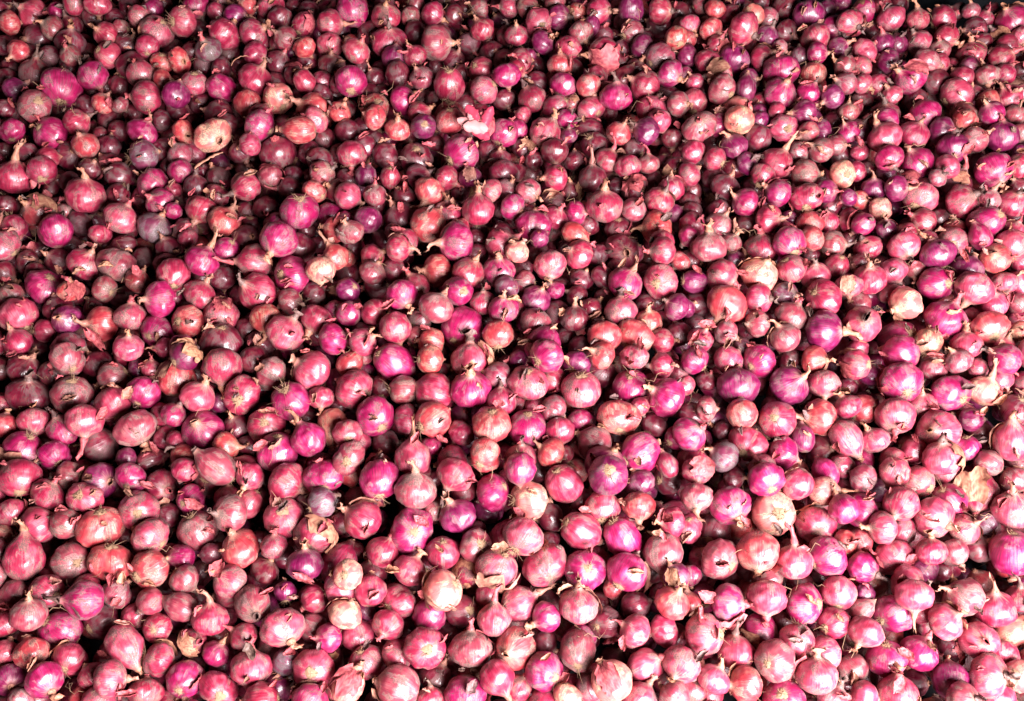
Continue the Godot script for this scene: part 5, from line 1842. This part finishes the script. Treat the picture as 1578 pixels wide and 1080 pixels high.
	more(405, 482, 121, 262, "d", "stub", 30, 63)
	more(419, 498, 155, 176, "r", "stub", -76, -42)
	more(443, 498, 116, 138, "k", "stub", 50, -28)
	more(448, 492, 145, 170, "m", "stub", -120, -13)
	more(459, 519, 130, 189, "k", "short", -132, 44)
	more(483, 501, 149, 191, "k", "short", -59, -1)
	more(513, 502, 134, 178, "k", "stub", 56, -3)
	more(581, 502, 128, 190, "m", "root", 16, -61)
	more(613, 494, 100, 193, "d", "short", -73, -30)
	more(602, 502, 153, 177, "t", "stub", 58, -14)
	more(649, 487, 145, 188, "k", "stub", -97, -47)
	more(-562, 486, 161, 192, "t", "root", -90, -0)
	more(-408, 509, 169, 178, "r", "stub", -30, -41)
	more(-400, 484, 195, 182, "m", "root", 157, -29)
	more(-383, 475, 155, 245, "d", "root", 172, -50)
	more(-356, 480, 190, 174, "r", "short", 179, 47)
	more(-327, 484, 204, 184, "k", "stub", -41, -30)
	more(-326, 504, 176, 190, "r", "short", -13, 5)
	more(-320, 462, 181, 171, "d", "stub", -154, 22)
	more(-261, 472, 192, 167, "t", "stub", -178, 29)
	more(-230, 511, 221, 187, "g", "stub", 125, -1)
	more(-207, 495, 159, 186, "o", "stub", 21, -49)
	more(-171, 491, 199, 150, "p", "stub", 67, -33)
	more(-113, 502, 163, 138, "r", "stub", -71, -17)
	more(-101, 480, 162, 138, "d", "stub", -131, 28)
	more(-60, 497, 192, 176, "d", "short", 177, 69)
	more(87, 494, 205, 166, "d", "stub", -74, -35)
	more(157, 516, 196, 182, "p", "stub", -149, 26)
	more(194, 496, 176, 189, "d", "root", 116, -30)
	more(225, 531, 189, 187, "r", "short", -7, -4)
	more(278, 497, 172, 153, "d", "short", 68, 26)
	more(311, 515, 173, 189, "k", "stub", -122, -15)
	more(380, 513, 205, 192, "w", "long", 67, 27)
	more(391, 506, 172, 189, "m", "root", -165, 2)
	more(435, 508, 182, 186, "t", "stub", -132, -6)
	more(473, 516, 178, 190, "k", "stub", -34, -47)
	more(506, 498, 180, 204, "k", "root", -148, -17)
	more(550, 487, 154, 191, "k", "stub", -179, 19)
	more(543, 484, 200, 231, "m", "pear", 62, -51)
	more(630, 495, 175, 187, "t", "stub", -163, 11)
	more(-624, 471, 242, 138, "w", "stub", 112, -27)
	more(-617, 484, 216, 187, "r", "short", 39, -14)
	more(-544, 485, 234, 183, "t", "stub", -105, 19)
	more(-535, 450, 240, 167, "d", "stub", -92, 10)
	more(-482, 449, 228, 138, "d", "stub", -17, -25)
	more(-433, 458, 202, 153, "d", "stub", 84, -26)
	more(-96, 497, 223, 138, "t", "stub", -43, -45)
	more(-21, 463, 247, 138, "d", "stub", -93, -12)
	more(-2, 489, 258, 236, "r", "root", -180, -3)
	more(44, 481, 256, 138, "d", "stub", 28, -42)
	more(48, 488, 227, 185, "d", "stub", -93, -17)
	more(109, 512, 229, 210, "k", "root", 176, -2)
	more(175, 489, 217, 138, "d", "stub", 135, 28)
	more(190, 514, 251, 181, "r", "short", -78, 16)
	more(214, 492, 245, 178, "k", "root", 34, -79)
	more(247, 480, 240, 198, "d", "root", 149, -8)
	more(399, 486, 262, 162, "o", "short", -90, 1)
	more(422, 469, 249, 179, "o", "stub", 22, -44)
	more(427, 490, 216, 214, "m", "root", 87, -36)
	more(478, 477, 239, 165, "k", "stub", -29, -43)
	more(536, 456, 234, 138, "d", "stub", -66, -38)
	more(551, 481, 239, 198, "k", "short", 74, 64)
	more(583, 476, 227, 138, "g", "stub", -140, 5)
	more(-422, 448, 253, 138, "r", "short", -53, 42)
	more(-401, 462, 268, 188, "m", "short", -62, 36)
	more(-365, 463, 262, 138, "t", "stub", -83, -3)
	more(-299, 453, 280, 180, "d", "short", 132, 47)
	more(-285, 484, 265, 176, "k", "short", 173, 60)
	more(-280, 449, 256, 166, "d", "stub", -64, -20)
	more(-209, 462, 276, 249, "r", "root", 158, 4)
	more(-200, 438, 245, 182, "r", "root", 48, -58)
	more(-169, 456, 285, 187, "d", "short", 176, 61)
	more(-50, 470, 293, 191, "r", "stub", -35, -30)
	more(168, 462, 286, 161, "d", "stub", -13, -47)
	more(189, 501, 318, 158, "p", "short", -136, 44)
	more(208, 481, 304, 138, "m", "stub", 12, -39)
	more(282, 460, 283, 138, "d", "stub", 123, 18)
	more(301, 472, 302, 190, "t", "stub", 101, 15)
	more(465, 472, 310, 219, "k", "short", 50, 46)
	more(497, 457, 281, 177, "p", "stub", 46, -25)
	more(524, 446, 275, 138, "d", "stub", -133, 2)
	more(532, 473, 267, 179, "t", "short", 12, -2)
	more(574, 454, 247, 186, "d", "short", 83, 61)
	more(-587, 460, 316, 183, "k", "stub", 169, 12)
	more(-563, 444, 293, 193, "r", "stub", 122, -3)
	more(-507, 455, 305, 180, "k", "stub", 82, -38)
	more(-468, 457, 314, 180, "t", "stub", 144, 9)
	more(-443, 438, 332, 182, "r", "stub", -175, 26)
	more(-453, 432, 302, 138, "d", "stub", -58, -19)
	more(-423, 463, 327, 176, "k", "stub", -43, -13)
	more(-342, 439, 301, 193, "k", "stub", -73, -1)
	more(-269, 456, 310, 144, "p", "stub", -172, 16)
	more(-232, 458, 321, 185, "r", "stub", -61, -25)
	more(-200, 473, 315, 206, "k", "stub", 116, 4)
	more(-174, 448, 331, 138, "p", "stub", -32, -32)
	more(-96, 459, 344, 202, "m", "root", 157, -5)
	more(-29, 471, 324, 142, "r", "stub", 18, -31)
	more(144, 462, 333, 177, "d", "stub", 105, 14)
	more(202, 471, 335, 174, "o", "short", -179, 49)
	more(316, 445, 344, 138, "d", "stub", -179, 20)
	more(406, 463, 339, 142, "t", "stub", 120, 19)
	more(415, 460, 316, 138, "p", "stub", 37, -10)
	more(480, 453, 337, 142, "k", "stub", 112, 16)
	more(599, 457, 320, 175, "r", "short", -165, 60)
	more(-578, 447, 385, 170, "k", "stub", 170, 14)
	more(-588, 452, 351, 180, "r", "stub", -141, 30)
	more(-412, 447, 353, 173, "r", "root", -178, -49)
	more(-371, 437, 365, 179, "r", "stub", 56, 44)
	more(-340, 439, 381, 163, "m", "short", 137, 43)
	more(-309, 449, 365, 176, "r", "long", -109, 29)
	more(-259, 435, 389, 174, "g", "stub", 82, -30)
	more(-233, 439, 348, 176, "t", "stub", -104, 14)
	more(-211, 451, 368, 179, "m", "short", -71, 30)
	more(-211, 420, 378, 157, "d", "stub", -86, -1)
	more(-180, 441, 359, 187, "k", "stub", 12, -35)
	more(-131, 445, 386, 192, "r", "short", 104, 33)
	more(-125, 435, 343, 138, "d", "stub", 28, -37)
	more(-74, 427, 348, 173, "d", "stub", 82, -24)
	more(37, 444, 370, 171, "d", "stub", 60, -17)
	more(173, 469, 369, 172, "r", "torn", -81, -13)
	more(353, 459, 392, 197, "k", "short", -85, 10)
	more(510, 431, 370, 158, "d", "stub", 123, 23)
	more(529, 409, 371, 157, "d", "stub", -5, -39)
	more(564, 440, 381, 173, "r", "short", -15, -12)
	more(593, 431, 348, 230, "w", "root", -120, -73)
	more(-565, 441, 414, 182, "p", "stub", 35, 25)
	more(-544, 439, 438, 165, "t", "stub", -129, 19)
	more(-489, 416, 427, 166, "o", "stub", 86, -31)
	more(-475, 436, 407, 168, "r", "stub", -135, 37)
	more(-411, 432, 425, 184, "r", "stub", -173, 15)
	more(-278, 440, 437, 197, "r", "stub", -83, 1)
	more(-267, 418, 414, 168, "p", "stub", 124, -8)
	more(-199, 417, 410, 168, "k", "stub", 111, -19)
	more(-91, 436, 435, 166, "r", "short", 180, 46)
	more(-87, 426, 403, 200, "d", "short", 139, 42)
	more(7, 437, 422, 166, "r", "short", 135, 50)
	more(61, 454, 440, 165, "w", "torn", -33, -11)
	more(66, 426, 416, 166, "r", "stub", 61, -19)
	more(88, 446, 426, 181, "t", "stub", 29, -39)
	more(140, 454, 444, 205, "k", "short", 141, 35)
	more(176, 464, 447, 180, "t", "stub", -137, -2)
	more(202, 439, 397, 208, "w", "stub", 10, -42)
	more(199, 443, 432, 180, "k", "stub", 163, 11)
	more(299, 449, 441, 228, "m", "root", 117, -70)
	more(355, 443, 437, 180, "t", "short", 140, 46)
	more(405, 418, 393, 186, "d", "stub", 130, 15)
	more(388, 449, 437, 180, "k", "stub", 77, -0)
	more(486, 424, 389, 138, "t", "stub", 134, 29)
	more(490, 460, 447, 194, "t", "short", 58, 48)
	more(548, 422, 427, 197, "r", "stub", 12, -20)
	more(569, 447, 413, 184, "w", "root", 97, -47)
	more(-461, 431, 437, 196, "k", "stub", -26, -31)
	more(-222, 446, 444, 222, "m", "stub", 146, 12)
	more(36, 434, 440, 179, "r", "stub", -155, 17)
